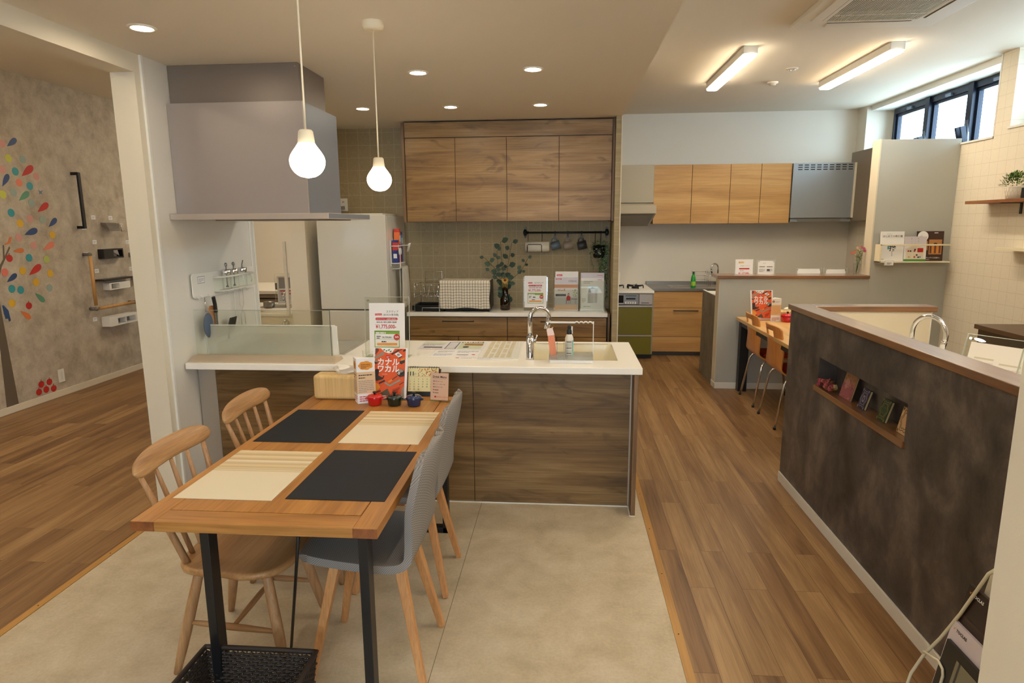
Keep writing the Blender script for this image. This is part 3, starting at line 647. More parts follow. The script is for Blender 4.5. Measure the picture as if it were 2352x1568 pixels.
b = B(); b.tube([(WX+.02, 4.06, 1.2), (WX+.02, 4.06, 1.10), (WX+.02, 4.09, 1.07), (WX+.02, 4.06, 1.04), (WX+.02, 4.06, .97)], .004, hm, 8).tube([(WX+.02, 4.11, 1.2), (WX+.02, 4.11, 1.10), (WX+.02, 4.08, 1.07), (WX+.02, 4.11, 1.04), (WX+.02, 4.11, .97)], .004, hm, 8); tag(b.obj('tongs'), 'pale plastic tongs hanging at the right of the board', 'tongs')
b = B(); b.box(WX, WX+.012, 4.19, 4.225, 1.27, 1.335, plastic); b.tube([(WX+.012, 4.207, 1.30), (WX+.035, 4.207, 1.29), (WX+.038, 4.215, 1.26), (WX+.028, 4.22, 1.245)], .005, plastic, 8); tag(b.obj('wall_hook'), 'white wall hook at the right end of the magnetic board', 'hook')
# ------------------------------------------------------------------ fridge
t = thing('refrigerator', 'tall white refrigerator beside the oak wall cabinets', 'refrigerator', (-1.77, 5.6, 0))
fw = mat('fridge_white', (214, 210, 196), .22, coat=.3)
fd = mat('fridge_seam', (60, 56, 50), .5)
B().box(-2.06, -1.475, 5.30, 5.90, .02, 1.69, fw).obj('body', t, bevel=.006)
B().box(-2.06, -1.475, 5.255, 5.298, .915, 1.70, fw).obj('door', t, bevel=.006)
B().box(-2.06, -1.475, 5.255, 5.298, .035, .905, fw).obj('door', t, bevel=.006)
B().box(-2.05, -1.485, 5.262, 5.30, .88, .93, fd).obj('door_gap', t)
B().box(-1.98, -1.50, 5.27, 5.75, 1.69, 1.712, fw).obj('top_cover', t, bevel=.004)
FX = -1.475
t = thing('magnet_rack', 'white magnetic basket rack on the side of the refrigerator', 'rack', (FX, 5.47, 1.3))
B().box(FX, FX+.004, 5.38, 5.60, 1.27, 1.49, plastic).obj('back_plate', t)
B().box(FX+.004, FX+.07, 5.38, 5.60, 1.29, 1.297, plastic).obj('tray', t, bevel=.001)
B().tube([(FX+.004, 5.38, 1.44), (FX+.07, 5.38, 1.44), (FX+.07, 5.60, 1.44), (FX+.004, 5.60, 1.44)], .0045, plastic, 8).obj('rail', t)
for y in (5.57, 5.60, 5.63): B().tube([(FX+.07, y-.01, 1.44), (FX+.10, y, 1.44), (FX+.115, y, 1.46), (FX+.095, y, 1.385)], .003, plastic, 6).obj('hook', t)
fb, fr_, fo = mat('film_blue', (36, 54, 128), .4), mat('film_red', (206, 60, 50), .4), mat('film_orange', (236, 120, 60), .4)
def filmbox(y, h, col, top, label):
    b = B(); b.box(FX+.012, FX+.058, y-.022, y+.022, 1.298, 1.298+h, col)
    pg = Page(b, (FX+.012, y-.022, 1.298), (1, 0, 0), (0, 0, 1)); pg.rect(0, h*.55, .046, h*.9, top).layer().rect(.008, h*.2, .038, h*.4, paper)
    pg = Page(b, (FX+.058, y-.022, 1.298), (0, 1, 0), (0, 0, 1)); pg.rect(0, h*.55, .044, h*.9, top).layer().rect(.008, h*.62, .036, h*.8, paper)
    tag(b.obj('film_box'), label, 'wrap box', 'wrap boxes in the fridge rack')
filmbox(5.42, .19, fb, fr_, 'short blue kitchen wrap box nearest in the fridge rack')
filmbox(5.485, .285, fr_, fo, 'tall red and orange wrap box standing in the fridge rack')
filmbox(5.55, .26, fb, mat('film_cyan', (70, 150, 200), .4), 'tall blue wrap box furthest in the fridge rack')
b = B()
for s in (-1, 1):
    b.tube([(FX+.078, 5.40+s*.018+.016*math.cos(a), 1.395+.026*math.sin(a)) for a in [2*PI*i/14 for i in range(14)]], .0045, plastic, 6, closed=True)
    b.prism([(5.40+s*.010, 1.375), (5.40+s*.004, 1.37), (5.40-s*.012, 1.26), (5.40-s*.006, 1.262)], 'X', FX+.075, FX+.079, plastic)
tag(b.obj('scissors'), 'white kitchen scissors hanging on the fridge rack', 'scissors')
t = thing('towel_bar', 'white towel bar on the side of the refrigerator', 'towel rail', (FX, 5.55, 1.24))
B().tube([(FX, 5.42, 1.245), (FX+.05, 5.42, 1.245), (FX+.05, 5.72, 1.245), (FX, 5.72, 1.245)], .0045, plastic, 8).obj('bar', t)
clo = mat('white_linen', (206, 198, 182), .9)
def drape(u, v):
    y = 5.50+.20*u; fold = .012*math.sin(u*26)*(0.3+v); z = 1.252-v*(.36-.03*u)
    return (FX+.058+fold+.006, y+(u-.5)*.05*v, z)
b = B(); b.surf(drape, 40, 14, clo); b.surf(lambda u, v: (FX+.040+.006*math.sin(u*26), 5.50+.2*u, 1.252-v*.30), 40, 10, clo)
b.surf(lambda u, v: (FX+.040+.024*v, 5.50+.2*u, 1.252+.006*math.sin(v*PI)), 20, 4, clo)
tag(b.obj('towel', solid=.003), 'white towel hanging in folds on the fridge towel bar', 'towel')
b = B(); b.box(-2.09, -2.01, 5.915, 5.929, 1.745, 1.86, plastic); pg = Page(b, (-2.09, 5.915, 1.745), (1, 0, 0), (0, 0, 1)); pg.rect(.033, .075, .037, .09, ink).rect(.043, .075, .047, .09, ink)
b.box(-2.065, -2.035, 5.89, 5.915, 1.76, 1.79, greyi); tag(b.obj('wall_socket', bevel=.001), 'white wall socket with grey plug above the refrigerator', 'wall socket')
# ------------------------------------------------------------------ wall cabinets and back counter
t = thing('wall_cabinet', 'row of brown oak laminate wall cabinets with four doors on the back wall', 'wall cabinet', (-.49, 5.7, 1.64))
B().box(-1.362, .385, 5.565, 5.928, 1.645, 2.46, mat('carcass_oak', (108, 82, 52), .5)).obj('body', t)
for i, (a, c) in enumerate(((-1.362, -.932), (-.932, -.494), (-.494, -.054), (-.054, .385))):
    B().box(a+.002, c-.002, 5.545, 5.563, 1.642, 2.332, cabwood).obj('door', t, bevel=.001)
B().box(-1.362, .385, 5.547, 5.565, 2.340, 2.462, cabwood).obj('top_filler', t)
for x0, x1 in ((-1.388, -1.364), (.387, .405)): B().box(x0, x1, 5.53, 5.928, 1.638, 2.462, sidewood).obj('end_panel', t, bevel=.001)
t = thing('base_cabinet', 'brown oak laminate base cabinet with black handles along the back wall', 'base cabinet', (-.49, 5.7, 0))
B().box(-1.385, .375, 5.60, 5.92, .08, .81, mat('carcass_dark', (60, 52, 44), .6)).obj('body', t)
B().box(-1.385, .375, 5.63, 5.92, 0, .08, blackp).obj('kick_board', t)
for a, c in ((-1.38, -.502), (-.502, .37)):
    d = B().box(a+.003, c-.003, 5.578, 5.598, .635, .806, cabwood).obj('drawer', t, bevel=.001)
    hc = (a+c)/2
    B().tube([(hc-.14, 5.578, .772), (hc-.14, 5.556, .772), (hc+.14, 5.556, .772), (hc+.14, 5.578, .772)], .0045, black, 8).obj('handle', d)
    for k in range(2):
        q = (c-a)/2
        B().box(a+k*q+.003, a+(k+1)*q-.003, 5.578, 5.598, .085, .629, cabwood).obj('door', t, bevel=.001)
B().box(.378, .396, 5.56, 5.925, 0, .845, sidewood).obj('end_panel', t, bevel=.001)
tag(B().box(-1.40, .376, 5.555, 5.928, .815, .85, counter).obj('back_worktop', bevel=.003), 'white worktop of the back wall counter', 'worktop')
# ------------------------------------------------------------------ rail with mugs
RY, RZ = 5.86, 1.539
t = thing('wall_rail', 'black metal kitchen rail on the back wall under the cabinets', 'rail', (.0, 5.93, 1.5))
B().cyl((-.345, RY, RZ), (.36, RY, RZ), .0085, black, n=12).obj('rod', t)
for x in (-.36, .375):
    b = B(); b.prism([(x+.016*math.sin(a)*(.55+.45*abs(math.cos(a*1))), RZ+.05*math.cos(a)) for a in [2*PI*i/20 for i in range(20)]], 'Y', 5.918, 5.93, black); b.ball((x, RY+.01, RZ), (.018, .03, .03), black); b.obj('bracket', t, bevel=.001)
t = thing('paper_towel_holder', 'black wire paper towel holder hanging from the kitchen rail', 'paper towel holder', (-.27, RY, 1.37))
for x in (-.332, -.205): B().tube([(x, RY+.012, RZ-.004), (x, RY+.010, RZ+.012), (x, RY-.010, RZ+.012), (x, RY-.012, RZ-.01), (x, RY-.012, 1.45)], .003, black, 6).obj('hanger', t)
B().tube([(-.332, RY-.012, 1.45), (-.332, RY-.065, 1.43), (-.336, RY-.075, 1.372)] , .003, black, 6).obj('arm', t)
B().tube([(-.336, RY-.076, 1.368), (-.336, RY-.078, 1.425), (-.326, RY-.078, 1.437), (-.214, RY-.078, 1.437), (-.206, RY-.078, 1.425), (-.206, RY-.076, 1.368)], .0035, black, 6).obj('front_wire', t)
tag(B().lathe([(.012, 0), (.046, 0), (.046, .215), (.012, .215), (.012, 0)], mat('tissue_white', (234, 226, 206), .9), (-.355, RY-.024, 1.415), 24, 'X').obj('paper_towel_roll'), 'white roll of kitchen paper on the black rail holder', 'paper roll')
def mug(x, m, name, tilt):
    hk = thing('rail_hook', 'black hook on the kitchen rail holding the %s mug' % name, 'hook', (x, RY, 1.48), 'hooks on the kitchen rail')
    B().tube([(x, RY+.010, RZ-.002), (x, RY+.008, RZ+.011), (x, RY-.008, RZ+.011), (x, RY-.012, RZ-.005), (x, RY-.012, 1.49)], .004, black, 8).obj('wire', hk)
    B().prism([(x-.008, 1.516), (x+.008, 1.516), (x+.009, 1.484), (x, 1.476), (x-.009, 1.484)], 'Y', RY-.018, RY-.008, black).obj('clip', hk, bevel=.001)
    t = thing('mug', '%s mug hanging from the black kitchen rail' % name, 'mug', (x, RY-.012, 1.39), 'mugs hanging on the kitchen rail')
    Mx = Matrix.Translation((x+.004, RY-.014, 1.425)) @ Matrix.Rotation(math.radians(tilt), 4, 'Y') @ Matrix.Rotation(PI/2, 4, 'Y')
    b = B(); b.M = Mx; b.lathe([(.0001, -.04), (.034, -.04), (.037, -.036), (.039, .042), (.0365, .042), (.034, -.034), (.0001, -.034)], m, n=28); b.obj('cup', t)
    b = B(); b.M = Mx; b.tube([(-.036, 0, -.022), (-.055, 0, -.020), (-.066, 0, -.006), (-.066, 0, .008), (-.055, 0, .022), (-.036, 0, .024)], .0052, m, 10); b.obj('handle', t)
mug(-.088, mat('mug_blue_grey', (92, 106, 118), .35), 'blue-grey', -16)
mug(.026, mat('mug_taupe', (146, 132, 118), .35), 'pale taupe', -12)
mug(.150, mat('mug_charcoal', (52, 54, 58), .35), 'charcoal', -14)
random.seed(5)
leafg = [mat('ivy_green', (104, 140, 92), .6), mat('ivy_pale', (176, 196, 160), .6)]
t = thing('hanging_plant', 'trailing ivy in a black pot hanging from the kitchen rail', 'potted plant', (.31, RY-.03, 1.31))
B().lathe([(.0001, 1.315), (.045, 1.315), (.052, 1.33), (.058, 1.425), (.053, 1.425), (.048, 1.335), (.0001, 1.33)], blackp, (.305, RY-.035, 0), 24).obj('pot', t)
for x in (.272, .322): B().tube([(x, RY+.01, RZ), (x, RY, RZ+.012), (x, RY-.012, RZ), (x-.002, RY-.02, 1.42)], .0028, black, 6).obj('hanger', t)
b = B(); st = mat('stem_green', (80, 96, 60), .7)
for i in range(170):
    a = random.uniform(0, 2*PI); r = random.uniform(.02, .068); z = random.uniform(1.35, 1.46); L = random.uniform(.016, .026)
    b.leaf((.305+r*math.cos(a), RY-.04+r*math.sin(a)*.8, z), (math.cos(a), math.sin(a), random.uniform(-.8, .6)), (0, 0, 1), L, L*.8, random.choice(leafg))
def vine(x, y, z0, z1, dens, b, wob=.02, sz=.019):
    pts = []; n = int((z0-z1)/.012); ph = random.uniform(0, 6)
    for i in range(n+1):
        f = i/n; pts.append((x+wob*math.sin(f*5+ph)*f+random.uniform(-.002, .002), y+wob*.4*math.cos(f*4+ph)*f, z0-(z0-z1)*f))
    b.tube(pts, .0011, st, 4)
    for p in pts:
        for k in range(dens):
            a = random.uniform(0, 2*PI); L = random.uniform(.7, 1.2)*sz
            b.leaf(p, (math.cos(a), math.sin(a), random.uniform(-.9, .2)), (math.sin(a)*.3, .5, 1), L, L*.75, random.choice(leafg))
for x, z in ((.35, 1.0), (.362, .93), (.375, .95), (.385, 1.02), (.37, 1.1), (.345, 1.08), (.39, 1.12)): vine(x-.01, RY-.05+random.uniform(-.01, .01), 1.42, z, 3, b)
for x, z in ((.318, 1.0), (.325, .96), (.30, 1.12), (.235, 1.22)): vine(x, RY-.08, 1.40, z, 1, b)
for k in range(12): b.leaf((.36+k*.006, RY-.04, 1.43+k*.003), (1, random.uniform(-.5, .5), random.uniform(-.5, .8)), (0, 1, 1), .018, .013, random.choice(leafg))
b.obj('foliage', t)
# ------------------------------------------------------------------ back counter: rack, oven, vase, signs
t = thing('dish_rack', 'chrome wire dish rack at the left end of the back counter', 'dish rack', (-1.23, 5.72, .85))
cw = chrome; b = B()
for z in (.99, 1.09): b.tube([(-1.335, 5.60, z), (-1.335, 5.86, z), (-1.115, 5.86, z), (-1.115, 5.60, z)], .0025, cw, 6, closed=True)
for x in (-1.335, -1.115):
    for y in (5.60, 5.86): b.cyl((x, y, .855), (x, y, 1.09), .0025, cw, n=6)
b.tube([(-1.29, 5.86, .99), (-1.29, 5.86, 1.19), (-1.13, 5.86, 1.19), (-1.13, 5.86, .99)], .003, cw, 6).cyl((-1.29, 5.86, 1.12), (-1.13, 5.86, 1.12), .0025, cw, n=6)
b.obj('frame', t)
b = B()
for x in (-1.30, -1.22, -1.14): b.tube([(x+.03, 5.60, 1.09), (x, 5.60, .96), (x-.03, 5.60, 1.09)] if x > -1.3 else [(x-.03, 5.58, 1.12), (x-.02, 5.58, 1.05), (x, 5.58, 1.06), (x-.005, 5.58, 1.13)], .0022, cw, 6)
for k in range(6): b.cyl((-1.335+k*.047, 5.60, .99), (-1.335+k*.047, 5.86, .99), .0018, cw, n=6)
b.obj('wire_prongs', t)
b = B(); b.tube([(-1.265, 5.585, .8505), (-1.265, 5.585, .888), (-1.105, 5.585, .888), (-1.105, 5.585, .8505)], .0022, plastic, 6)
tag(b.obj('acrylic_stand'), 'small clear bracket stand at the front edge of the back counter', 'stand')
b = B(); b.prism(rrect(-1.35, 5.61, -1.12, 5.87, .03), 'Z', .8525, .862, blackp); b.frame('Z', (-1.36, -1.112, 5.60, 5.88), (-1.34, -1.13, 5.62, 5.86), .862, .905, blackp)
tag(b.obj('drip_tray', bevel=.004), 'black drip tray under the wire dish rack', 'tray')
t = thing('toaster_oven', 'black toaster oven on the back counter under a checkered cloth', 'toaster oven', (-.87, 5.75, .85))
B().box(-1.105, -.655, 5.615, 5.87, .868, 1.122, blackp).obj('body', t, bevel=.006)
B().box(-1.09, -.67, 5.606, 5.616, .885, 1.10, mat('oven_glass', (24, 22, 22), .1)).obj('door', t, bevel=.003)
b = B(); b.frame('Y', (-1.10, -.66, .875, 1.118), (-1.0, -.76, .9, 1.09), 5.866, 5.872, steel); b.obj('back_panel', t)
for x in (-1.08, -.68):
    for y in (5.64, 5.84): B().cyl((x, y, .85), (x, y, .87), .012, blackp, n=12).obj('foot', t)
def check_cloth():
    m, nt, bs = nodes('checkered_cloth')
    br = nt.nodes.new('ShaderNodeTexBrick'); br.offset = 0; setin(br, Scale=1.0, Brick_Width=.0245, Row_Height=.0245, Mortar_Size=.0014, Mortar_Smooth=.1)
    for k in ('Color1', 'Color2'): br.inputs[k].default_value = (*lin((226, 216, 196)), 1)
    br.inputs['Mortar'].default_value = (*lin((30, 28, 34)), 1)
    tc = nt.nodes.new('ShaderNodeTexCoord'); s = nt.nodes.new('ShaderNodeSeparateXYZ'); c = nt.nodes.new('ShaderNodeCombineXYZ'); nt.links.new(tc.outputs['Object'], s.inputs[0])
    a = nt.nodes.new('ShaderNodeMath'); a.operation = 'SUBTRACT'; nt.links.new(s.outputs['Z'], a.inputs[0]); nt.links.new(s.outputs['Y'], a.inputs[1])
    nt.links.new(s.outputs['X'], c.inputs[0]); nt.links.new(a.outputs[0], c.inputs[1]); nt.links.new(c.outputs[0], br.inputs[0])
    nt.links.new(br.outputs['Color'], bs.inputs['Base Color']); bs.inputs['Roughness'].default_value = .95; return m
def cloth(u, v):
    x = -1.108+.452*u; w = .003*math.sin(u*17)+.002*math.sin(u*41)
    if v < .45: f = v/.45; return (x, 5.84-f*.24, 1.127+abs(w)*.5)
    f = (v-.45)/.55
    if f < .08: return (x, 5.60-.006*f/.08, 1.127-.006*f/.08)
    return (x+.004*math.sin(f*7), 5.592-abs(w)*f*1.5, 1.121-(f-.08)/.92*(.237+.006*math.sin(u*9)))
tag(B().surf(cloth, 60, 40, check_cloth()).obj('tea_towel', solid=.002), 'white tea towel with thin black check draped over the toaster oven', 'tea towel')
t = thing('vase', 'smoked glass bottle vase with eucalyptus on the back counter', 'vase with branches', (-.535, 5.75, .85))
B().lathe([(.0001, .852), (.038, .852), (.045, .86), (.046, .945), (.040, .965), (.027, .985), (.027, 1.055), (.029, 1.06)], smoke, (-.535, 5.75, 0), 28).obj('glass_bottle', t)
sb = B(); lb = B(); stemm = mat('branch_brown', (74, 58, 40), .7); euc = [mat('eucalyptus_dark', (46, 66, 54), .6), mat('eucalyptus_mid', (66, 90, 72), .6)]
random.seed(11)
def branch(pts, nl, sz):
    P0 = [Vector(p) for p in pts]; sm = []
    for i in range(len(P0)-1):
        for k in range(6): sm.append(P0[i].lerp(P0[i+1], k/6))
    sm.append(P0[-1]); sb.tube(sm, .0018, stemm, 5)
    for i in range(nl):
        f = .12+.88*i/(nl-1); p = sm[int(f*(len(sm)-1))]; side = -1 if i % 2 else 1
        d = Vector((side*random.uniform(.5, 1), random.uniform(-.6, .3), random.uniform(-.1, .9))).normalized()
        L = sz*random.uniform(.8, 1.25); q = p+d*.012; sb.tube([p, q], .001, stemm, 4)
        lb.leaf(q, d, (random.uniform(-.3, .3), -1, random.uniform(-.3, .5)), L, L*.78, random.choice(euc), .05)
V = (-.535, 5.75, .87)
def at(px, pz, y=5.75): return (px, y, pz)
branch([V, at(-.545, 1.08), at(-.56, 1.28, 5.73), at(-.57, 1.46, 5.72)], 11, .058)
branch([V, at(-.53, 1.08), at(-.50, 1.28, 5.70), at(-.47, 1.45, 5.70)], 11, .056)
branch([V, at(-.55, 1.08), at(-.62, 1.22, 5.74), at(-.71, 1.32, 5.72)], 10, .05)
branch([V, at(-.54, 1.08), at(-.59, 1.20, 5.70), at(-.60, 1.38, 5.70)], 9, .055)
branch([V, at(-.53, 1.07), at(-.45, 1.15, 5.72), at(-.38, 1.21, 5.71)], 6, .05)
branch([at(-.40, 1.19, 5.71), at(-.36, 1.25, 5.70), at(-.33, 1.31, 5.69)], 5, .034)
branch([V, at(-.55, 1.08), at(-.60, 1.14, 5.69), at(-.66, 1.20, 5.68)], 6, .045)
sb.obj('stems', t); lb.obj('leaves', t)
fl = B(); dy_ = mat('dried_yellow', (196, 160, 80), .7)
for i in range(16):
    a = 2*PI*i/16; fl.leaf((-.53, 5.70, 1.125), (math.cos(a), -.35, math.sin(a)*.8), (0, -1, 0), .036, .012, dy_)
fl.ball((-.53, 5.69, 1.125), (.011, .008, .011), mat('dried_red', (120, 44, 30), .8))
for i in range(7): fl.tube([(-.56+i*.008, 5.73, 1.05), (-.555+i*.008, 5.71, 1.10)], .002, dy_, 5)
fl.obj('dried_flower', t)
# ================================================================== SIGNS, PRINTED MATTER
brand = mat('brand_red', (208, 24, 50), .5)
def price_page(pg, w, h, title, sub, price, price2, small=False):
    """white price card, coordinates 0..w, 0..h"""
    u = w; Y = lambda f: h*(1-f)
    if sub: pg.layer().txt(title, u*.48, Y(.185), w*.070, ink, 'L'); pg.txt(sub, u*.40, Y(.245), w*.066, ink, 'L', sx=.95)
    else: pg.layer().txt(title, u*.44, Y(.245), w*.084, ink, 'L')
    pg.rect(u*.17, Y(.245), u*.36, Y(.205), brand); pg.layer().txt('Cleanup', u*.185, Y(.238), w*.05, paper, 'L', .01)
    pg.poly(rrect(u*.18, Y(.335), u*.80, Y(.285), h*.022), redi); pg.layer().txt('カナルリフォーム販売価格(税込)', u*.49, Y(.325), w*.046, paper, 'C', .01, .85)
    pg.txt('本体価格＋標準工事費＋諸経費', u*.49, Y(.385), w*.045, ink, 'C', .012, .9)
    pg.txt(price, u*.47, Y(.495), w*.15, redi, 'C', .014, .80)
    x0, x1, y0, y1 = u*.14, u*.85, Y(.87), Y(.54)
    pg.outline(x0, y0, x1, y1, w*.02, greeni).rect(x0, Y(.605), x1, y1, greeni).layer().greek(u*.18, Y(.597), u*.80, Y(.555), 1, paper, .6)
    pg.layer().greek(u*.20, Y(.695), u*.32, Y(.625), 2, ink, .5)
    if price2: pg.txt(price2, u*.50, Y(.685), w*.065, ink, 'C', .015, .85)
    else: pg.greek(u*.38, Y(.69), u*.64, Y(.645), 1, ink, .7)
    pg
    pg.poly(ell(u*.77, Y(.665), w*.088, w*.088, 24), redi).layer().txt('26%', u*.77, Y(.68), w*.078, paper, 'C', .02, .85)
    pg.rect(x0+w*.03, Y(.71), x1-w*.03, Y(.706), greeni)
    pg.greek(u*.34, Y(.765), u*.64, Y(.735), 1, ink, .7).rect(u*.21, Y(.825), u*.78, Y(.78), orangei)
def acrylic_sign(name, label, x, y, z, w, h, cw, ch, cz, fn, tilt=6, turn=0, th=.006, group=None, studs=True):
    """card held in a clear upright sheet leaning back on an L foot"""
    t = thing(name, label, 'sign stand', (x, y, z), group)
    Mx = Matrix.Translation((x, y, z)) @ Matrix.Rotation(math.radians(turn), 4, 'Z') @ Matrix.Rotation(math.radians(-tilt), 4, 'X')
    b = B(); b.M = Mx; b.box(-w/2, w/2, 0, th, .002, h, glass); b.obj('acrylic_sheet', t)
    b = B(); b.M = Mx
    e = .0022; b.box(-w/2-e, -w/2, -.0002, th+.0002, .002, h, glassedge).box(w/2, w/2+e, -.0002, th+.0002, .002, h, glassedge).box(-w/2-e, w/2+e, -.0002, th+.0002, h, h+e, glassedge)
    b.obj('sheet_edge', t)
    b = B(); b.M = Matrix.Translation((x, y, z)) @ Matrix.Rotation(math.radians(turn), 4, 'Z'); b.box(-w/2, w/2, 0, .07, .0005, .004, glass); b.obj('foot', t)
    if studs:
        b = B(); b.M = Mx
        for sx in (-1, 1): b.cyl((sx*(w/2-.018), -.004, h-.02), (sx*(w/2-.018), th+.003, h-.02), .006, chrome, n=12)
        b.obj('screw', t)
    b = B(); b.M = Mx; b.box(-cw/2, cw/2, -.0022, -.0012, cz, cz+ch, paper); pg = Page(b, (-cw/2, -.0022, cz), (1, 0, 0), (0, 0, 1), .0003); fn(pg, cw, ch); b.obj('printed_card', t)
    return t
acrylic_sign('price_sign', 'large acrylic price sign reading 1,775,000 on the island worktop', -1.035, 3.62, .85, .262, .355, .212, .30, .02, lambda p, w, h: price_page(p, w, h, 'ステディア', '(BOSCH食洗機)', '¥1,775,000-', '¥1,739,000-'), 5)
acrylic_sign('price_sign', 'small price sign reading 1,775,000 on the back counter beside the vase', -.258, 5.70, .85, .215, .30, .198, .282, .03, lambda p, w, h: price_page(p, w, h, 'ステディア', None, '¥1,775,000-', None), 4, studs=False)
# catalogue covers
def holder(name, label, x, y, z, w, d, hf, hb):
    t = thing(name, label, 'brochure holder', (x, y, z))
    B().box(x-w/2, x+w/2, y, y+d, z+.001, z+.004, glass).box(x-w/2, x+w/2, y, y+.003, z+.004, z+hf, glass).box(x-w/2, x+w/2, y+d-.003, y+d, z+.004, z+hb, glass).obj('tray', t)
    B().box(x-w/2-.003, x-w/2, y, y+d, z+.001, z+hf, glassedge).box(x+w/2, x+w/2+.003, y, y+d, z+.001, z+hf, glassedge).box(x-w/2, x+w/2, y-.001, y, z+.001, z+.006, glassedge).obj('side_panel', t)
holder('brochure_holder', 'clear brochure holder with two kitchen brochures, left on the back counter', .014, 5.68, .85, .215, .06, .19, .2)
holder('brochure_holder', 'clear brochure holder with the fridge-like cover brochure, right on the back counter', .246, 5.68, .85, .215, .06, .27, .28)
def brochure(name, label, x, y, z, w, h, fn, th=.006, tilt=4, turn=0, group=None, cat='brochure', base=paper):
    b = B(); b.M = Matrix.Translation((x, y, z)) @ Matrix.Rotation(math.radians(turn), 4, 'Z') @ Matrix.Rotation(math.radians(-tilt), 4, 'X')
    b.box(-w/2, w/2, 0, th, 0, h, base); pg = Page(b, (-w/2, 0, 0), (1, 0, 0), (0, 0, 1), .0003); fn(pg, w, h)
    return tag(b.obj(name), label, cat, group)
lil, brn, dkg = mat('cover_lilac', (206, 200, 206), .4), mat('cover_wood_brown', (186, 128, 72), .4), mat('cover_dark', (60, 58, 62), .4)
skinp = mat('print_skin', (214, 170, 140), .5)
def cov_plain(p, w, h): p.layer().rect(w*.06, h*.88, w*.30, h*.925, brand).layer().txt('Cleanup', w*.08, h*.89, w*.055, paper, fat=.01).txt('STEDIA', w*.62, h*.80, w*.10, greyi, sx=1.1)
def cov_kitchen(p, w, h):
    p.layer().rect(0, h*.80, w, h, lil).layer().rect(w*.06, h*.93, w*.30, h*.965, brand).layer().txt('Cleanup', w*.08, h*.937, w*.055, paper, fat=.01).txt('STEDIA', w*.60, h*.86, w*.10, dkg, sx=1.1)
    p.rect(0, h*.685, w, h*.785, brn).rect(0, 0, w, h*.17, mat('cover_floor', (214, 176, 140), .4)).rect(0, h*.17, w, h*.40, mat('cover_counter', (182, 176, 172), .4)).rect(0, h*.40, w, h*.685, mat('cover_wall', (212, 204, 198), .4))
    p.layer().rect(w*.05, h*.43, w*.50, h*.50, dkg).poly(ell(w*.12, h*.46, w*.07, h*.03), ink).rect(w*.20, h*.60, w*.46, h*.615, brn)
    for k in range(7): p.rect(w*(.12+k*.06), h*.59, w*(.14+k*.06), h*(.62+.02*(k % 3)), dkg if k % 2 else orangei)
    p.poly([(w*.53, h*.30), (w*.68, h*.30), (w*.70, h*.40), (w*.64, h*.455), (w*.56, h*.455), (w*.52, h*.40)], redi).poly(ell(w*.61, h*.49, w*.04, h*.035), ink).layer().poly(ell(w*.615, h*.48, w*.026, h*.024), skinp)
    p.rect(w*.72, h*.34, w*.98, h*.355, dkg)
    for x in (.5, .53, .62, .70, .90): p.rect(w*x, h*.20, w*(x+.012), h*.33, dkg)
    random.seed(3)
    for k in range(26): a, c = random.uniform(.78, .98), random.uniform(.42, .64); p.poly(ell(w*a, h*c, w*.02, h*.012, 8), greeni if k % 2 else leafg[0])
def cov_fridge(p, w, h):
    p.layer().rect(0, h*.86, w, h, lil).layer().txt('Cleanup', w*.70, h*.92, w*.07, brand, fat=.01).greek(w*.12, h*.72, w*.52, h*.80, 2, greyi).txt('STEDIA', w*.72, h*.80, w*.06, redi)
    p.rect(w*.30, h*.20, w*.72, h*.64, steel).layer().rect(w*.42, h*.585, w*.60, h*.60, ink).poly(ell(w*.50, h*.615, w*.02, h*.014, 10), ink)
    for k, g in enumerate(((176, 168, 162), (196, 188, 182), (208, 200, 194), (188, 180, 174))): p.rect(w*(.32+k*.10), h*.21, w*(.42+k*.10), h*.575, mat('cover_steel_%d' % k, g, .4))
    p.greek(w*.05, h*.22, w*.22, h*.34, 5, greyi, seed=4).greek(w*.12, h*.10, w*.80, h*.14, 1, greyi)
brochure('brochure', 'plain white kitchen brochure behind, with small red logo, left holder on the back counter', .020, 5.705, .855, .203, .345, cov_plain)
brochure('brochure', 'kitchen brochure with lilac band and woman in red on its cover', .014, 5.688, .855, .205, .295, cov_kitchen)
brochure('brochure', 'white brochure showing a steel panel on its cover, right holder', .246, 5.690, .855, .205, .335, cov_fridge)
# floor plan sheets, drying plate on the worktop
WZ = .8505
b = B(); b.box(-.92, -.49, 3.872, 4.145, WZ-.0002, WZ+.0008, paper); pg = Page(b, (-.92, 3.872, WZ+.0008), (1, 0, 0), (0, 1, 0), .0003)
pg.rect(.0, .0, .42, .27, mat('print_pale', (226, 224, 226), .5)).layer().rect(.02, .19, .15, .23, mat('print_green', (206, 214, 170), .5)).rect(.03, .05, .15, .085, dkg).outline(.17, .02, .24, .25, .006, dkg).rect(.25, .02, .40, .22, mat('print_sage', (200, 208, 176), .5))
for k in range(4): pg.rect(.17, .06+k*.05, .24, .064+k*.05, dkg)
for k in range(9): pg.layer().rect(.25+k*.017, .225, .261+k*.017, .25, greyi if k % 2 else ink)
pg.rect(.28, .14, .40, .19, brn).poly(ell(.30, .075, .02, .02, 14), dkg).greek(.01, .11, .15, .18, 4, greyi).greek(.02, .005, .40, .018, 1, redi)
tag(b.obj('floor_plan_sheet'), 'printed floor plan sheet at the back of the worktop, darker and coloured', 'leaflet')
b = B(); b.box(-.80, -.50, 3.66, 3.865, WZ-.0002, WZ+.0006, paper); pg = Page(b, (-.80, 3.66, WZ+.0006), (1, 0, 0), (0, 1, 0), .0003)
bli = mat('print_blue', (120, 134, 170), .5)
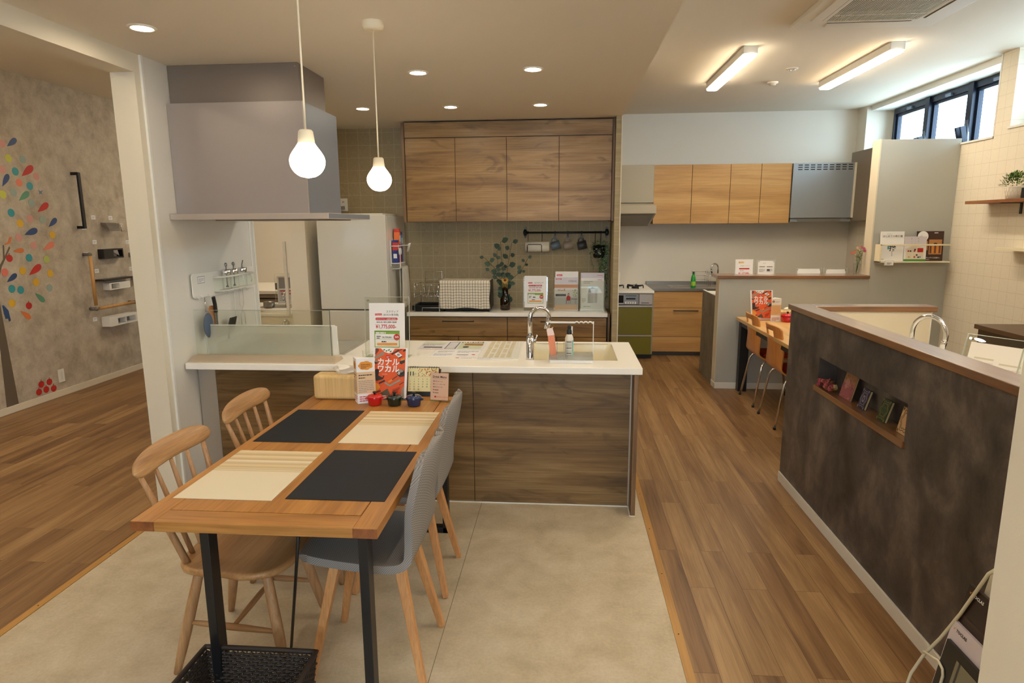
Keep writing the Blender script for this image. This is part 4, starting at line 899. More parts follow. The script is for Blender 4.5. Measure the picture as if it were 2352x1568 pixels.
pg.outline(.005, .005, .295, .2, .001, greyi).greek(.03, .12, .13, .18, 4, greyi).greek(.15, .12, .28, .18, 3, bli, seed=2).greek(.02, .03, .13, .09, 4, bli, seed=6).rect(.16, .045, .23, .06, dkg).poly(ell(.26, .06, .012, .012, 12), redi).greek(.18, .01, .28, .022, 1, redi)
tag(b.obj('plan_leaflet'), 'pale sheet with blue line drawings on the worktop, in front of the floor plan', 'leaflet')
b = B(); b.box(-.64, -.50, 3.60, 3.648, WZ-.0002, WZ+.0006, paper); pg = Page(b, (-.64, 3.60, WZ+.0006), (1, 0, 0), (0, 1, 0), .0003); pg.rect(.01, .012, .03, .035, mat('print_pink', (214, 130, 120), .5)).greek(.04, .01, .13, .04, 2, greyi)
tag(b.obj('paper_slip'), 'small slip with a pink mark at the worktop front', 'paper slip')
t = thing('drying_plate', 'beige slotted drying plate beside the sink', 'drying plate', (-.38, 3.86, .85))
dp = mat('plate_beige', (206, 196, 166), .45)
b = B(); b.prism(rrect(-.50, 3.578, -.262, 4.15, .008), 'Z', WZ, .856, plastic); b.obj('plate', t, bevel=.001)
b = B()
for i in range(5):
    y = 3.62
    while y < 4.12:
        L = .11 if i % 2 else .13; b.box(-.472+i*.034, -.448+i*.034, y, min(y+L, 4.13), .8562, .8572, dp); y += L+.008+.03*(i % 2)
for i in range(5): b.box(-.305+i*.009, -.301+i*.009, 3.60, 4.14, .8562, .8585, plastic)
b.obj('ribs', t)
b = B(); b.box(-.495, -.425, 3.575, 3.60, .857, .8582, paper); pg = Page(b, (-.495, 3.575, .8582), (1, 0, 0), (0, 1, 0), .0003); pg.outline(0, 0, .07, .025, .0018, ink).greek(.012, .008, .06, .018, 1, greyi)
tag(b.obj('name_card'), 'tiny black-framed name card on the drying plate', 'card')
# sponge tray
t = thing('sink_caddy', 'clear and white caddy tray with overhead bar beside the sink', 'sink caddy', (.04, 3.56, .85))
cad = thin_glass('caddy_clear', (226, 226, 222), .08, .05, .25, (226, 222, 214))
B().prism(rrect(-.081, 3.51, .160, 3.60, .008), 'Z', .8506, .868, plastic).obj('base', t, bevel=.002)
B().frame('Z', (-.083, .162, 3.508, 3.602), (-.080, .159, 3.511, 3.599), .868, .898, cad).obj('rim', t)
pts = [(-.083, 3.56, 1.077)]
b = B(); b.box(-.083, .060, 3.555, 3.565, 1.070, 1.079, plastic)
for k in range(4):
    b.tube([(.060+k*.025+.0, 3.56, 1.073), (.066+k*.025, 3.56, 1.078), (.074+k*.025, 3.56, 1.078), (.082+k*.025, 3.56, 1.072), (.086+k*.025, 3.56, 1.073)], .0042, plastic, 8)
b.box(.158, .166, 3.555, 3.565, 1.066, 1.079, plastic).box(.161, .165, 3.556, 3.564, .866, 1.075, plastic).obj('bar', t)
B().box(-.083, -.080, 3.55, 3.57, .868, 1.075, cad).box(-.041, -.037, 3.52, 3.59, .868, .955, cad).box(-.002, .002, 3.52, 3.59, .868, .955, cad).obj('divider', t)
b = B(); pk = mat('sponge_coral', (236, 150, 112), .8); pw2 = mat('sponge_white', (238, 214, 206), .6)
b.M = Matrix.Translation((-.052, 3.555, .869)) @ Matrix.Rotation(math.radians(-7), 4, 'Y')
for k in range(4): b.box(-.022+k*.009, -.015+k*.009, -.01, .01, .0, .145, pk)
b.box(-.0235, .0135, -.008, .012, .001, .14, mat('sponge_light', (244, 176, 144), .8)); b.prism([(-.024, .135), (.014, .135), (.008, .168), (.012, .178), (-.002, .172), (-.014, .176), (-.026, .168)], 'Y', -.011, .013, pw2)
tag(b.obj('dish_brush'), 'coral pink wrapped dish sponge standing in the sink caddy', 'sponge')
t = thing('detergent_bottle', 'white dish soap bottle with black cap and turquoise label in the sink caddy', 'bottle', (.029, 3.56, .869))
bx, by = .029, 3.558
B().lathe([(.0001, .8685), (.020, .8685), (.0235, .873), (.0235, .985), (.017, 1.003), (.013, 1.012), (.0001, 1.012)], mat('bottle_white', (228, 222, 208), .35), (bx, by, 0), 24).obj('body', t)
B().lathe([(.0145, 1.008), (.015, 1.012), (.014, 1.03), (.008, 1.038), (.011, 1.045), (.010, 1.055), (.004, 1.058), (.0001, 1.058)], blackp, (bx, by, 0), 20).obj('cap', t)
B().box(bx+.010, bx+.019, by-.004, by+.006, 1.01, 1.052, plastic).obj('clip', t, bevel=.002)
b = B(); tq = mat('label_turquoise', (90, 190, 190), .4)
def lab(u, v, z0=.878, z1=.975, r=.0240): a = -PI*.78+u*PI*.56; return (bx+r*math.cos(a), by+r*math.sin(a), z0+(z1-z0)*v)
b.surf(lab, 12, 1, mat('label_pale', (206, 204, 190), .4)); b.surf(lambda u, v: lab(.9+u*.25, v), 6, 1, tq)
for z, h, mm in ((.965, .004, dkg), (.955, .002, greyi), (.948, .002, greyi), (.941, .002, greyi), (.93, .004, ink), (.915, .002, greyi), (.908, .002, greyi), (.900, .004, ink), (.89, .002, greyi), (.884, .002, greyi)):
    b.surf(lambda u, v: lab(.12+u*.7, v, z, z+h, .0242), 6, 1, mm)
b.obj('label', t)
# glass jar with cutting behind the leaflet stand
t = thing('plant_jar', 'small glass jar holding a green cutting on the island worktop', 'jar', (-1.095, 3.45, .85))
B().lathe([(.0001, .851), (.028, .851), (.032, .856), (.034, .925), (.033, .925)], glass, (-1.095, 3.45, 0), 24).obj('glass', t)
b = B(); random.seed(8)
for i in range(26):
    a = random.uniform(0, 2*PI); b.leaf((-1.095+.012*math.cos(a), 3.45+.012*math.sin(a), .865+random.uniform(0, .01)), (math.cos(a), math.sin(a), .35), (0, 0, 1), random.uniform(.014, .022), .009, mat('cutting_green', (96, 140, 66), .6) if i % 3 else mat('cutting_cream', (206, 214, 170), .6))
b.obj('leaves', t)

# ================================================================== DINING TABLE
TZ = .72
t = thing('dining_table', 'oak dining table with black metal legs standing at the island', 'dining table', (-.945, 2.5, 0))
tx0, tx1, ty0, ty1 = -1.339, -.556, 1.75, 3.25; th = .033
B().box(tx0, tx0+.075, ty0, ty1, TZ-th, TZ, tablew).obj('long_rail', t, bevel=.002)
B().box(tx1-.075, tx1, ty0, ty1, TZ-th, TZ, tablew).obj('long_rail', t, bevel=.002)
for a, c in ((ty0, ty0+.085), (ty1-.085, ty1)): B().box(tx0+.0755, tx1-.0755, a, c, TZ-th, TZ, tablex).obj('cross_rail', t, bevel=.002)
b = B(); w = (tx1-tx0-.156)/5
for k in range(5): b.box(tx0+.078+k*w, tx0+.078+(k+1)*w-.0003, ty0+.088, ty1-.088, TZ-th+.004, TZ-.0004, tablew)
b.box(tx0+.07, tx1-.07, ty0+.08, ty1-.08, TZ-th+.001, TZ-.006, blackp)
b.obj('top_panel', t)
for x0 in (tx0+.0003, tx1-.0747):
    B().box(x0, x0+.0744, ty0-.0006, ty0+.001, TZ-th+.001, TZ-.001, tableend).obj('end_grain', t)
for y in (1.80, 3.13):
    B().box(-1.155, -.600, y-.0, y+.05, TZ-th-.006, TZ-th, black).obj('top_bar', t)
    for x in (-1.135, -.62): B().box(x-.015, x+.015, y, y+.05, .0, TZ-th-.005, black).obj('leg', t, bevel=.002)
    B().box(-1.165, -.59, y, y+.05, 0, .03, black).obj('floor_bar', t, bevel=.002)
B().cyl((-.829, 1.82, .655), (-.875, 1.82, .655), .005, black).cyl((-.829, 1.80+.02, .685), (-1.04, 2.14, .02), .0055, black).obj('brace', t)
B().cyl((-.93, 3.13, .685), (-.73, 2.80, .40), .0055, black).obj('brace', t)
# placemats
crm = None
def mat_cream():
    m, nt, bs = nodes('cream_woven_vinyl')
    tc = nt.nodes.new('ShaderNodeTexCoord'); s = nt.nodes.new('ShaderNodeSeparateXYZ'); nt.links.new(tc.outputs['Object'], s.inputs[0])
    r = ramp(nt, [(0, (218, 206, 180)), (.53, (218, 206, 180)), (.535, (196, 176, 138)), (.56, (214, 200, 168)), (.575, (196, 176, 138)), (.60, (208, 192, 158)), (.615, (192, 168, 126)), (.66, (214, 194, 152)), (.70, (192, 170, 132)), (.76, (224, 212, 186)), (.79, (188, 162, 118)), (.86, (220, 202, 166)), (.90, (190, 164, 120)), (.96, (216, 198, 162))])
    while False: pass
    a = nt.nodes.new('ShaderNodeMath'); a.operation = 'MULTIPLY_ADD'; a.inputs[1].default_value = 1/.46; a.inputs[2].default_value = .5
    nt.links.new(s.outputs['Y'], a.inputs[0]); nt.links.new(a.outputs[0], r.inputs[0]); nt.links.new(r.outputs[0], bs.inputs['Base Color']); bs.inputs['Roughness'].default_value = .6
    return m
def mat_dark():
    m, nt, bs = nodes('black_woven_vinyl')
    n = noise(nt, coords(nt, (.3, 60, 1)), 12, 2)
    r = ramp(nt, [(.35, (16, 20, 27)), (.7, (26, 31, 40))]); nt.links.new(n, r.inputs[0]); nt.links.new(r.outputs[0], bs.inputs['Base Color']); bs.inputs['Roughness'].default_value = .6; bs.inputs['Specular IOR Level'].default_value = .3
    return m
mc, md_ = mat_cream(), mat_dark()
for (x0, x1, y0, y1, m, l) in ((-1.310, -.974, 2.491, 2.962, md_, 'black woven placemat at the far left of the table'), (-.941, -.600, 2.494, 2.955, mc, 'cream striped placemat at the far right of the table'),
                               (-1.306, -.964, 1.921, 2.382, mc, 'cream striped placemat at the near left of the table'), (-.925, -.586, 1.940, 2.408, md_, 'black woven placemat at the near right of the table')):
    tag(B().box(x0, x1, y0, y1, TZ+.0003, TZ+.0018, m).obj('placemat', origin=((x0+x1)/2, (y0+y1)/2, TZ)), l, 'placemat', 'placemats on the dining table')
# ------------------------------------------------------------------ things on the table
t = thing('tissue_box', 'pale wooden tissue box cover on the far end of the table', 'tissue box', (-1.14, 3.17, TZ))
B().box(-1.305, -1.03, 3.148, 3.248, TZ+.001, .852, palewood).obj('box', t, bevel=.018, seg=4)
def tissue(u, v):
    a = 2*PI*u; r = (.022+.028*v)*(1+.25*math.sin(3*a)); return (-1.15+r*1.5*math.cos(a)+.02*v, 3.198+r*.6*math.sin(a), .85+.035*v+.008*math.sin(a*4)*v)
B().surf(tissue, 36, 6, mat('tissue', (236, 230, 216), .9)).ball((-1.14, 3.198, .868), (.055, .022, .016), mat('tissue', (236, 230, 216), .9)).obj('tissue', t)
# catalogue on small easel
grey_t, blk_t, brown_t = mat('tool_grey', (150, 138, 124), .5), mat('tool_black', (50, 44, 42), .5), mat('tool_brown', (112, 58, 40), .5)
org = mat('catalogue_orange', (226, 94, 46), .35); orgd = mat('catalogue_deep', (206, 60, 38), .35); egg = mat('tool_yellow', (226, 150, 50), .5); mint = mat('tool_mint', (140, 158, 144), .5)
def cov_catalog(p, w, h):
    x0, x1, y0, y1 = w*.06, w*.94, h*.03, h*.985; W_, H_ = x1-x0, y1-y0
    q = lambda a, c: (x0+W_*a, y0+H_*c)
    p.layer().poly([q(0, 0), q(1, 0), q(1, 1), q(0, 1)], org); p.layer()
    p.poly([q(.18, 1), q(.64, 1), q(.56, .92), q(.44, .90), q(.30, .93)], paper)
    for a, c in ((.28, .97), (.36, .95), (.44, .97), (.50, .94)): p.layer().poly([q(a-.03, c), q(a+.03, c+.02), q(a+.04, c), q(a, c-.02)], mat('print_leaf', (70, 110, 70), .5))
    p.layer(); L = lambda a, b_, c, d, wd, m: p.line(*q(a, b_), *q(c, d), W_*wd, m)
    L(.0, .80, .22, .88, .09, grey_t); p.layer(); p.poly(ell(*q(.24, .89), W_*.07, H_*.035), grey_t); p.poly([q(0, 1), q(.1, 1), q(.12, .95), q(.02, .87), q(0, .87)], brown_t)
    L(.54, .88, .78, .97, .05, blk_t); L(.60, .90, .88, .99, .03, brown_t); L(.92, .95, 1.0, .98, .05, blk_t)
    p.poly([q(.64, .89), q(.76, .93), q(.90, .86), q(.78, .82)], paper); p.layer(); p.poly([q(.78, .82), q(.90, .86), q(.90, .84), q(.78, .795)], blk_t); p.layer().poly(ell(*q(.77, .875), W_*.05, H_*.025), greyi)
    L(.86, .77, .98, .80, .06, egg); p.poly([q(.82, .74), q(.98, .77), q(.99, .72), q(.88, .68), q(.82, .70)], blk_t)
    p.poly(ell(*q(.04, .71), W_*.06, H_*.03), blk_t); p.layer().poly(ell(*q(.05, .735), W_*.05, H_*.025), grey_t)
    p.poly([q(0, .55), q(.10, .58), q(.16, .55), q(.14, .44), q(.28, .40), q(.30, .44), q(.34, .43), q(.30, .37), q(.10, .33), q(.0, .34)], blk_t)
    p.poly(ell(*q(.86, .53), W_*.12, H_*.055), blk_t).poly([q(.75, .53), q(.99, .53), q(.99, .44), q(.84, .42), q(.76, .46)], blk_t); p.layer().poly(ell(*q(.86, .545), W_*.09, H_*.035), grey_t)
    L(.17, .28, .36, .34, .05, blk_t); L(.48, .31, .60, .36, .05, egg); L(.60, .36, .76, .44, .03, brown_t)
    L(.36, .30, .54, .23, .05, mint); L(.54, .24, .86, .36, .05, mint)
    p.poly([q(0, .14), q(.10, .11), q(.22, .20), q(.16, .26), q(.0, .31)], egg); L(.08, .10, .24, .13, .05, brown_t)
    p.poly([q(.26, .10), q(.46, .18), q(.56, .05), q(.30, .03), q(.20, .06)], mat('tool_olive', (86, 76, 58), .5))
    for k in range(4): L(.62, .06+k*.03, .80+.03*k, .12+k*.035, .025, orgd if k % 2 else brown_t)
    L(.84, .26, .98, .32, .03, brown_t); p.poly([q(.92, .0), q(1, 0), q(1, .24), q(.96, .22), q(.90, .12)], grey_t)
    p.layer().rect(*q(.36, .80), *q(.50, .855), redi).layer().greek(*q(.38, .81), *q(.48, .845), 2, paper)
    p.txt('カナル', *q(.45, .665), W_*.245, paper, 'C', .03).txt('ワカル', *q(.45, .525), W_*.245, paper, 'C', .03)
    p.poly(ell(*q(.81, .495), W_*.038, W_*.038, 16), paper).layer().poly(ell(*q(.81, .495), W_*.018, W_*.018, 12), ink)
    p.greek(*q(.26, .47), *q(.64, .485), 1, paper, .3); p.greek(*q(.30, .02), *q(.56, .05), 1, paper, .6)
def easel(x, y, z, w, label):
    t = thing('book_easel', label, 'easel', (x, y, z)); b = B()
    for s in (-1, 1): b.tube([(x+s*w*.38, y-.035, z+.014), (x+s*w*.38, y-.035, z+.003), (x+s*w*.38, y+.06, z+.003), (x+s*w*.2, y+.075, z+.16)], .0025, black, 6)
    b.tube([(x-w*.38, y-.02, z+.003), (x+w*.38, y-.02, z+.003)], .0025, black, 6).tube([(x-w*.2, y+.075, z+.16), (x+w*.2, y+.075, z+.16)], .0025, black, 6); b.obj('wire_frame', t)
easel(-.912, 3.19, TZ, .19, 'small black wire easel holding the orange catalogue on the dining table')
brochure('catalogue', 'orange catalogue with big white lettering standing on the dining table', -.91, 3.165, TZ+.006, .187, .267, cov_catalog, .007, 15, -3, None, 'catalogue')
# triangular leaflet stand
t = thing('leaflet_stand', 'folded triangular paper stand with orange cloud shapes on the table', 'table card', (-1.05, 3.13, TZ))
bis = mat('card_peach', (226, 192, 150), .5)
A_, B_, C_ = Vector((-1.078, 3.135)), Vector((-1.045, 3.080)), Vector((-.960, 3.115)); hh = .235
b = B(); b.prism([tuple(A_), tuple(B_), tuple(C_)], 'Z', TZ+.0005, TZ+hh, paper)
for P0, P1, sd in ((A_, B_, 1), (B_, C_, 2)):
    L = (P1-P0).length; pg = Page(b, (P0.x, P0.y, TZ), (P1.x-P0.x, P1.y-P0.y, 0), (0, 0, 1), .0004)
    pg.rect(0, .052, L, .165, bis).layer(); cxs = L*.5
    cl = []
    for k in range(28): a = 2*PI*k/28; r = 1+.13*abs(math.sin(a*3.5)); cl.append((cxs+L*.36*r*math.cos(a), .198+.021*r*math.sin(a)))
    pg.poly(cl, mat('cloud_orange', (226, 150, 44), .5)).layer().greek(L*.25, .185, L*.75, .21, 3, brown_t, seed=sd)
    pg.greek(L*.1, .132, L*.85, .160, 2, ink, .35, seed=sd+8).greek(L*.08, .06, L*.9, .125, 7, greyi, seed=sd+3).greek(L*.1, .012, L*.9, .045, 3, redi, seed=sd)
b.obj('card', t)
# desk calendar
t = thing('desk_calendar', 'cream spiral desk calendar open at November behind the menu card', 'calendar', (-.76, 3.29, TZ))
cc = mat('calendar_cream', (232, 220, 164), .6); Mx = Matrix.Translation((-.746, 3.245, TZ)) @ Matrix.Rotation(math.radians(-16), 4, 'X') @ Matrix.Diagonal((.88, 1, .92, 1))
b = B(); b.M = Mx; b.box(-.095, .095, 0, .002, .001, .168, blackp); b.M = Matrix.Translation((-.746, 3.335, TZ)) @ Matrix.Rotation(math.radians(16), 4, 'X') @ Matrix.Diagonal((.88, 1, .92, 1)); b.box(-.095, .095, 0, .002, .001, .168, blackp); b.obj('easel_board', t)
b = B(); b.M = Mx; b.box(-.093, .093, -.003, -.001, .028, .166, cc); pg = Page(b, (-.093, -.003, .028), (1, 0, 0), (0, 0, 1), .0003); w, h = .186, .138
rd = mat('maple_red', (196, 70, 40), .5)
pg.layer().txt('11', .006, .092, .032, ink, fat=.035).greek(.034, .094, .05, .108, 3, greyi).rect(.004, .086, .182, .0868, redi)
random.seed(2)
for k in range(60): a, c = random.uniform(.06, .175), random.uniform(.09, .132); pg.poly([(a-.004, c), (a, c+.004), (a+.004, c), (a, c-.004)], (rd, egg, greyi, orangei)[k % 4])
for d in range(1, 31):
    c0 = (d+0) % 7; r0 = (d+0)//7; pg.txt(str(d), .012+c0*.026, .068-r0*.0145, .010, redi if c0 == 0 else ink, 'C', .01)
b.obj('page', t)
b = B(); b.M = Mx
for k in range(12):
    if 4 <= k <= 7: continue
    b.tube([(-.08+k*.0145+.001*math.cos(a), -.002+.006*math.sin(a), .166+.007*math.cos(a)) for a in [2*PI*i/10 for i in range(10)]], .0012, blackp, 5, closed=True)
b.obj('spiral_binding', t)
# menu card
t = thing('menu_stand', 'small acrylic drink menu on the right of the table row', 'menu card', (-.64, 3.13, TZ))
Mx = Matrix.Translation((-.637, 3.135, TZ)) @ Matrix.Rotation(math.radians(-9), 4, 'Z') @ Matrix.Rotation(math.radians(-9), 4, 'X')
b = B(); b.M = Mx; b.box(-.052, .052, 0, .003, .001, .158, glass); b.M = Matrix.Translation((-.637, 3.135, TZ)) @ Matrix.Rotation(math.radians(-9), 4, 'Z'); b.box(-.052, .052, 0, .05, .0005, .003, glass); b.obj('acrylic_stand', t)
b = B(); b.M = Mx; mp = mat('menu_blush', (212, 176, 150), .5); b.box(-.048, .048, -.0016, -.0006, .012, .152, mp); pg = Page(b, (-.048, -.0016, .012), (1, 0, 0), (0, 0, 1), .0003)
pg.layer().txt('Drink Menu', .048, .114, .0155, ink, 'C', .02).rect(.012, .108, .084, .1087, ink)
for k, s in enumerate(('■お茶 (Hot / Ice)', '■コーヒー (Hot / Ice)', '■紅茶 (Hot / Ice)')): pg.txt(s, .014, .094-k*.0145, .0068, brown_t, fat=.01)
for k in (3, 4): pg.rect(.014, .094-k*.0145, .019, .099-k*.0145, brown_t).greek(.022, .093-k*.0145, .066, .100-k*.0145, 1, brown_t, .6, seed=k)
pg.rect(.022, .013, .032, .021, redi).txt('カナルリフォーム', .035, .0135, .0078, redi, fat=.012)
b.obj('menu_page', t)
b = B(); b.M = Mx; b.box(-.004, .004, -.004, .006, .150, .172, mat('clip_brown', (70, 30, 34), .4)); b.obj('clip', t)
# mini cocottes
def cocotte(x, y, m, name, r=.037):
    t = thing('mini_cocotte', label=name, cat='pot', loc=(x, y, TZ), group='mini cocottes on the dining table'); z = TZ
    B().lathe([(.0001, z+.001), (r*.84, z+.001), (r*.9, z+.005), (r, z+.037), (r*1.02, z+.040), (.0001, z+.040)], m, (x, y, 0), 32).obj('pot', t)
    B().lathe([(r*1.04, z+.040), (r*1.04, z+.046), (r*.85, z+.052), (r*.35, z+.056), (.0001, z+.056)], m, (x, y, 0), 32).obj('lid', t)
    B().lathe([(.0001, z+.055), (.006, z+.055), (.005, z+.060), (.009, z+.063), (.010, z+.067), (.007, z+.070), (.0001, z+.071)], blackp, (x, y, 0), 20).obj('knob', t)
    for s in (-1, 1): B().tube([(x+s*r*.95, y-.012, z+.033), (x+s*(r+.009), y-.008, z+.033), (x+s*(r+.009), y+.008, z+.033), (x+s*r*.95, y+.012, z+.033)], .0032, m, 8).obj('handle', t)
cocotte(-.955, 3.075, mat('enamel_red', (196, 18, 22), .15, coat=.5), 'red mini cocotte, leftmost of the three on the table')
cocotte(-.852, 3.07, mat('enamel_green', (14, 34, 26), .15, coat=.5), 'dark green mini cocotte between the red and the blue one')
cocotte(-.752, 3.07, mat('enamel_navy', (26, 44, 84), .15, coat=.5), 'navy blue mini cocotte, rightmost of the three on the table')
# ================================================================== CHAIRS
def rod(b, p, q, r0, rm, r1, m, n=12):
    p, q = Vector(p), Vector(q); pts = [p.lerp(q, i/8) for i in range(9)]; rs = []
    for i in range(9):
        f = i/8; rs.append(r0+(rm-r0)*math.sin(f/.5*PI/2) if f < .5 else r1+(rm-r1)*math.sin((1-f)/.5*PI/2))
    return b.tube(pts, rs, m, n)
def wooden_chair():      # faces +X, origin on the floor under the seat centre
    t = thing('wooden_chair', 'light oak spindle chair at the near left of the dining table', 'chair', (0, 0, 0), 'oak spindle chairs on the left of the table')
    def outline(k):
        pts = []
        for i in range(40):
            a = 2*PI*i/40; c, s = math.cos(a), math.sin(a)
            x = .215*(abs(c)**.62)*(1 if c > 0 else -1); y = .218*(abs(s)**.58)*(1 if s > 0 else -1)
            if x < 0: y *= .93
            pts.append((x*k, y*k))
        return pts
    b = B(); vs = []; fs = []
    rings = [(.90, .386), (.985, .394), (1.0, .405), (.985, .414), (.93, .416), (.7, .409), (.35, .403), (.02, .402)]
    for k, z in rings:
        for (x, y) in outline(k): vs.append((x, y, z+(.006*(1-abs(y)/.2)*max(0, x/.2) if z > .40 and k > .3 else 0)))
    n = 40
    for r in range(len(rings)-1):
        for i in range(n): fs.append((r*n+i, r*n+(i+1) % n, (r+1)*n+(i+1) % n, (r+1)*n+i))
    fs.append(tuple(range(n))); fs.append(tuple(range((len(rings)-1)*n, len(rings)*n)))
    b.add(vs, fs, wood('chair_seat_oak', (160, 112, 64), (184, 136, 84), (202, 158, 106), 'Y', 1, .38, .3), True); b.obj('seat', t)
    legs = [((.125, -.135, .395), (.205, -.195, 0)), ((.125, .135, .395), (.205, .195, 0)), ((-.125, -.13, .395), (-.215, -.195, 0)), ((-.125, .13, .395), (-.215, .195, 0))]
    for p, q in legs: rod(B(), p, q, .0165, .0195, .0125, chairz).obj('leg', t)
    def on(l, z): p, q = Vector(l[0]), Vector(l[1]); return p.lerp(q, (p.z-z)/(p.z-q.z))
    for a, c in ((0, 2), (1, 3)): rod(B(), on(legs[a], .17), on(legs[c], .19), .007, .0125, .007, wood('chair_stretcher', (160, 116, 74), (184, 140, 94), (202, 160, 114), 'X', 1.5)).obj('stretcher', t)
    m1 = on(legs[0], .17).lerp(on(legs[2], .19), .5); m2 = on(legs[1], .17).lerp(on(legs[3], .19), .5)
    rod(B(), m1, m2, .007, .0115, .007, chairw).obj('stretcher', t)
    def crest(y): return -.262-.022*(1-(y/.235)**2)           # bow of the back
    for i, y in enumerate((-.155, -.078, 0, .078, .155)):
        x0 = -.165-.03*(1-(y/.16)**2); p = (x0, y*.9, .41); q = (crest(y*1.25), y*1.25, .76)
        edge = i in (0, 4); rod(B(), p, q, .0135 if edge else .0095, .0125 if edge else .0095, .0085 if edge else .007, chairz).obj('spindle', t)
    b = B(); ns, nr = 33, 14; vs = []; fs = []
    for i in range(ns):
        u = -1+2*i/(ns-1); y = .238*u; prof = max(0.0, 1-abs(u)**4.5)**.5; hh = .005+.035*prof; zc = .79+.012*(1-u*u); tk = .004+.009*prof
        for k in range(nr):
            a = 2*PI*k/nr; ca, sa = math.cos(a), math.sin(a)
            dz = hh*(abs(sa)**.8)*(1 if sa > 0 else -1); dx = tk*(abs(ca)**.7)*(1 if ca > 0 else -1)
            vs.append((crest(y)+dx-dz*.22, y, zc+dz))
    for i in range(ns-1):
        for k in range(nr): fs.append((i*nr+k, (i+1)*nr+k, (i+1)*nr+(k+1) % nr, i*nr+(k+1) % nr))
    fs += [tuple(range(nr)), tuple(range((ns-1)*nr, ns*nr))]
    b.add(vs, fs, chairw, True); b.obj('crest_rail', t)
    return t
ca = wooden_chair(); ca.location = (-1.195, 2.185, 0)
cb = copy_tree(ca); cb.location = (-1.215, 2.80, 0); cb.rotation_euler.z = math.radians(2); cb['label'] = 'light oak spindle chair at the far left of the dining table'
def fabric_chair():      # faces -X, origin on floor under seat centre
    t = thing('fabric_chair', 'grey herringbone shell chair with beech legs, nearer of the two', 'chair', (0, 0, 0), 'grey fabric shell chairs on the right of the table')
    prof = [(-.225, .452, .165), (-.20, .462, .188), (-.12, .458, .205), (0, .448, .212), (.10, .443, .212), (.155, .452, .208), (.185, .480, .202), (.200, .53, .195), (.212, .60, .195), (.226, .68, .198), (.242, .75, .195), (.255, .81, .18), (.262, .85, .152), (.266, .875, .11), (.268, .888, .05)]
    def P(i): i = max(0, min(len(prof)-1, i)); return Vector(prof[i])
    def cr(f):
        i = int(f); g = f-i; a, b_, c, d = P(i-1), P(i), P(i+1), P(i+2)
        return .5*((2*b_)+(-a+c)*g+(2*a-5*b_+4*c-d)*g*g+(-a+3*b_-3*c+d)*g**3)
    def f(u, v):
        q = cr(v*(len(prof)-1)*.9999); w = -1+2*u; y = q.z*w
        # side edges of the seat rise a little, the back wraps forward
        back = max(0, min(1, (v-.42)/.2)); seat = 1-back
        x = q.x-.030*back*w*w; z = q.y+.008*seat*w*w
        if v < .08: x += .012*w*w
        return (x, y, z)
    b = B(); b.surf(f, 24, 56, fabric)
    sh = b.obj('shell', t, solid=.028); sh.modifiers['solid'].offset = -1; sh.modifiers['solid'].use_even_offset = True
    md = sh.modifiers.new('round', 'BEVEL'); md.width = .011; md.segments = 3; md.limit_method = 'ANGLE'; md.angle_limit = 1.0
    for sx in (-1, 1):
        for sy in (-1, 1):
            B().beam((sx*.115, sy*.10, .435), (sx*.205-(.0), sy*.175, 0.001), .036, .036, beech, (1, 0, 0), .024, .024).obj('leg', t, bevel=.003)
    B().box(-.14, .14, -.022, .022, .405, .428, beech).box(-.022, .022, -.13, .13, .405, .428, beech).obj('cross_bar', t)
    return t
fc = fabric_chair(); fc.location = (-.695, 2.165, 0)
fd2 = copy_tree(fc); fd2.location = (-.715, 2.715, 0); fd2['label'] = 'grey herringbone shell chair with beech legs, further back by the island'
# ------------------------------------------------------------------ wicker basket
t = thing('wicker_basket', 'dark brown open wicker basket on the floor under the table end', 'basket', (-.985, 1.62, 0))
wk = mat('wicker_dark', (44, 34, 28), .6)
bx0, bx1, by0, by1, bh = -1.178, -.80, 1.38, 1.818, .25
def per(s, k):   # point on the perimeter at s in 0..1 shrunk by k towards the centre
    cx, cy = (bx0+bx1)/2, (by0+by1)/2; w, d = (bx1-bx0)*k, (by1-by0)*k; q = (s % 1)*4; f = q-int(q)
    return ((cx-w/2+w*f, cy-d/2), (cx+w/2, cy-d/2+d*f), (cx+w/2-w*f, cy+d/2), (cx-w/2, cy+d/2-d*f))[int(q)]
NS = 96; rows = 22; b = B(); b2 = B()
for i in range(NS):
    pts = [(*per(i/NS, .86+.14*z/bh), z) for z in (.004, .08, .16, bh)]
    b2.tube(pts, .0028, wk, 4)
hz0, hz1 = .165, .215
for r in range(rows):
    z = .008+r*(bh-.02)/rows; pts = []
    for i in range(NS*2):
        k = .86+.14*z/bh; s = i/(NS*2); x, y = per(s, k); off = .0042*(1 if (i//2+r) % 2 else -1) if i % 2 == 0 else 0
        cx, cy = (bx0+bx1)/2, (by0+by1)/2; dx, dy = x-cx, y-cy
        nx, ny = ((1 if dx > 0 else -1), 0) if abs(dx)/(bx1-bx0) > abs(dy)/(by1-by0) else (0, (1 if dy > 0 else -1))
        pts.append((x+nx*off, y+ny*off, z))
    if hz0 < z < hz1:      # hand hole in the left side
        seg = [p for p in pts if not (p[0] < -1.11 and 1.50 < p[1] < 1.70)]
        k0 = next(i for i in range(len(seg)) if (Vector(seg[i])-Vector(seg[i-1])).length > .1)
        b.tube(seg[k0:]+seg[:k0], .0048, wk, 5)
    else: b.tube(pts, .0048, wk, 5, closed=True)
b.obj('weave', t); b2.obj('stakes', t)
b = B(); b.tube([(*per(i/80, 1.0), bh-.004) for i in range(80)], .0085, wk, 8, closed=True); b.obj('rim', t)
b = B(); b.box(bx0+.03, bx1-.03, by0+.035, by1-.035, .002, .008, wk); b.obj('base', t)
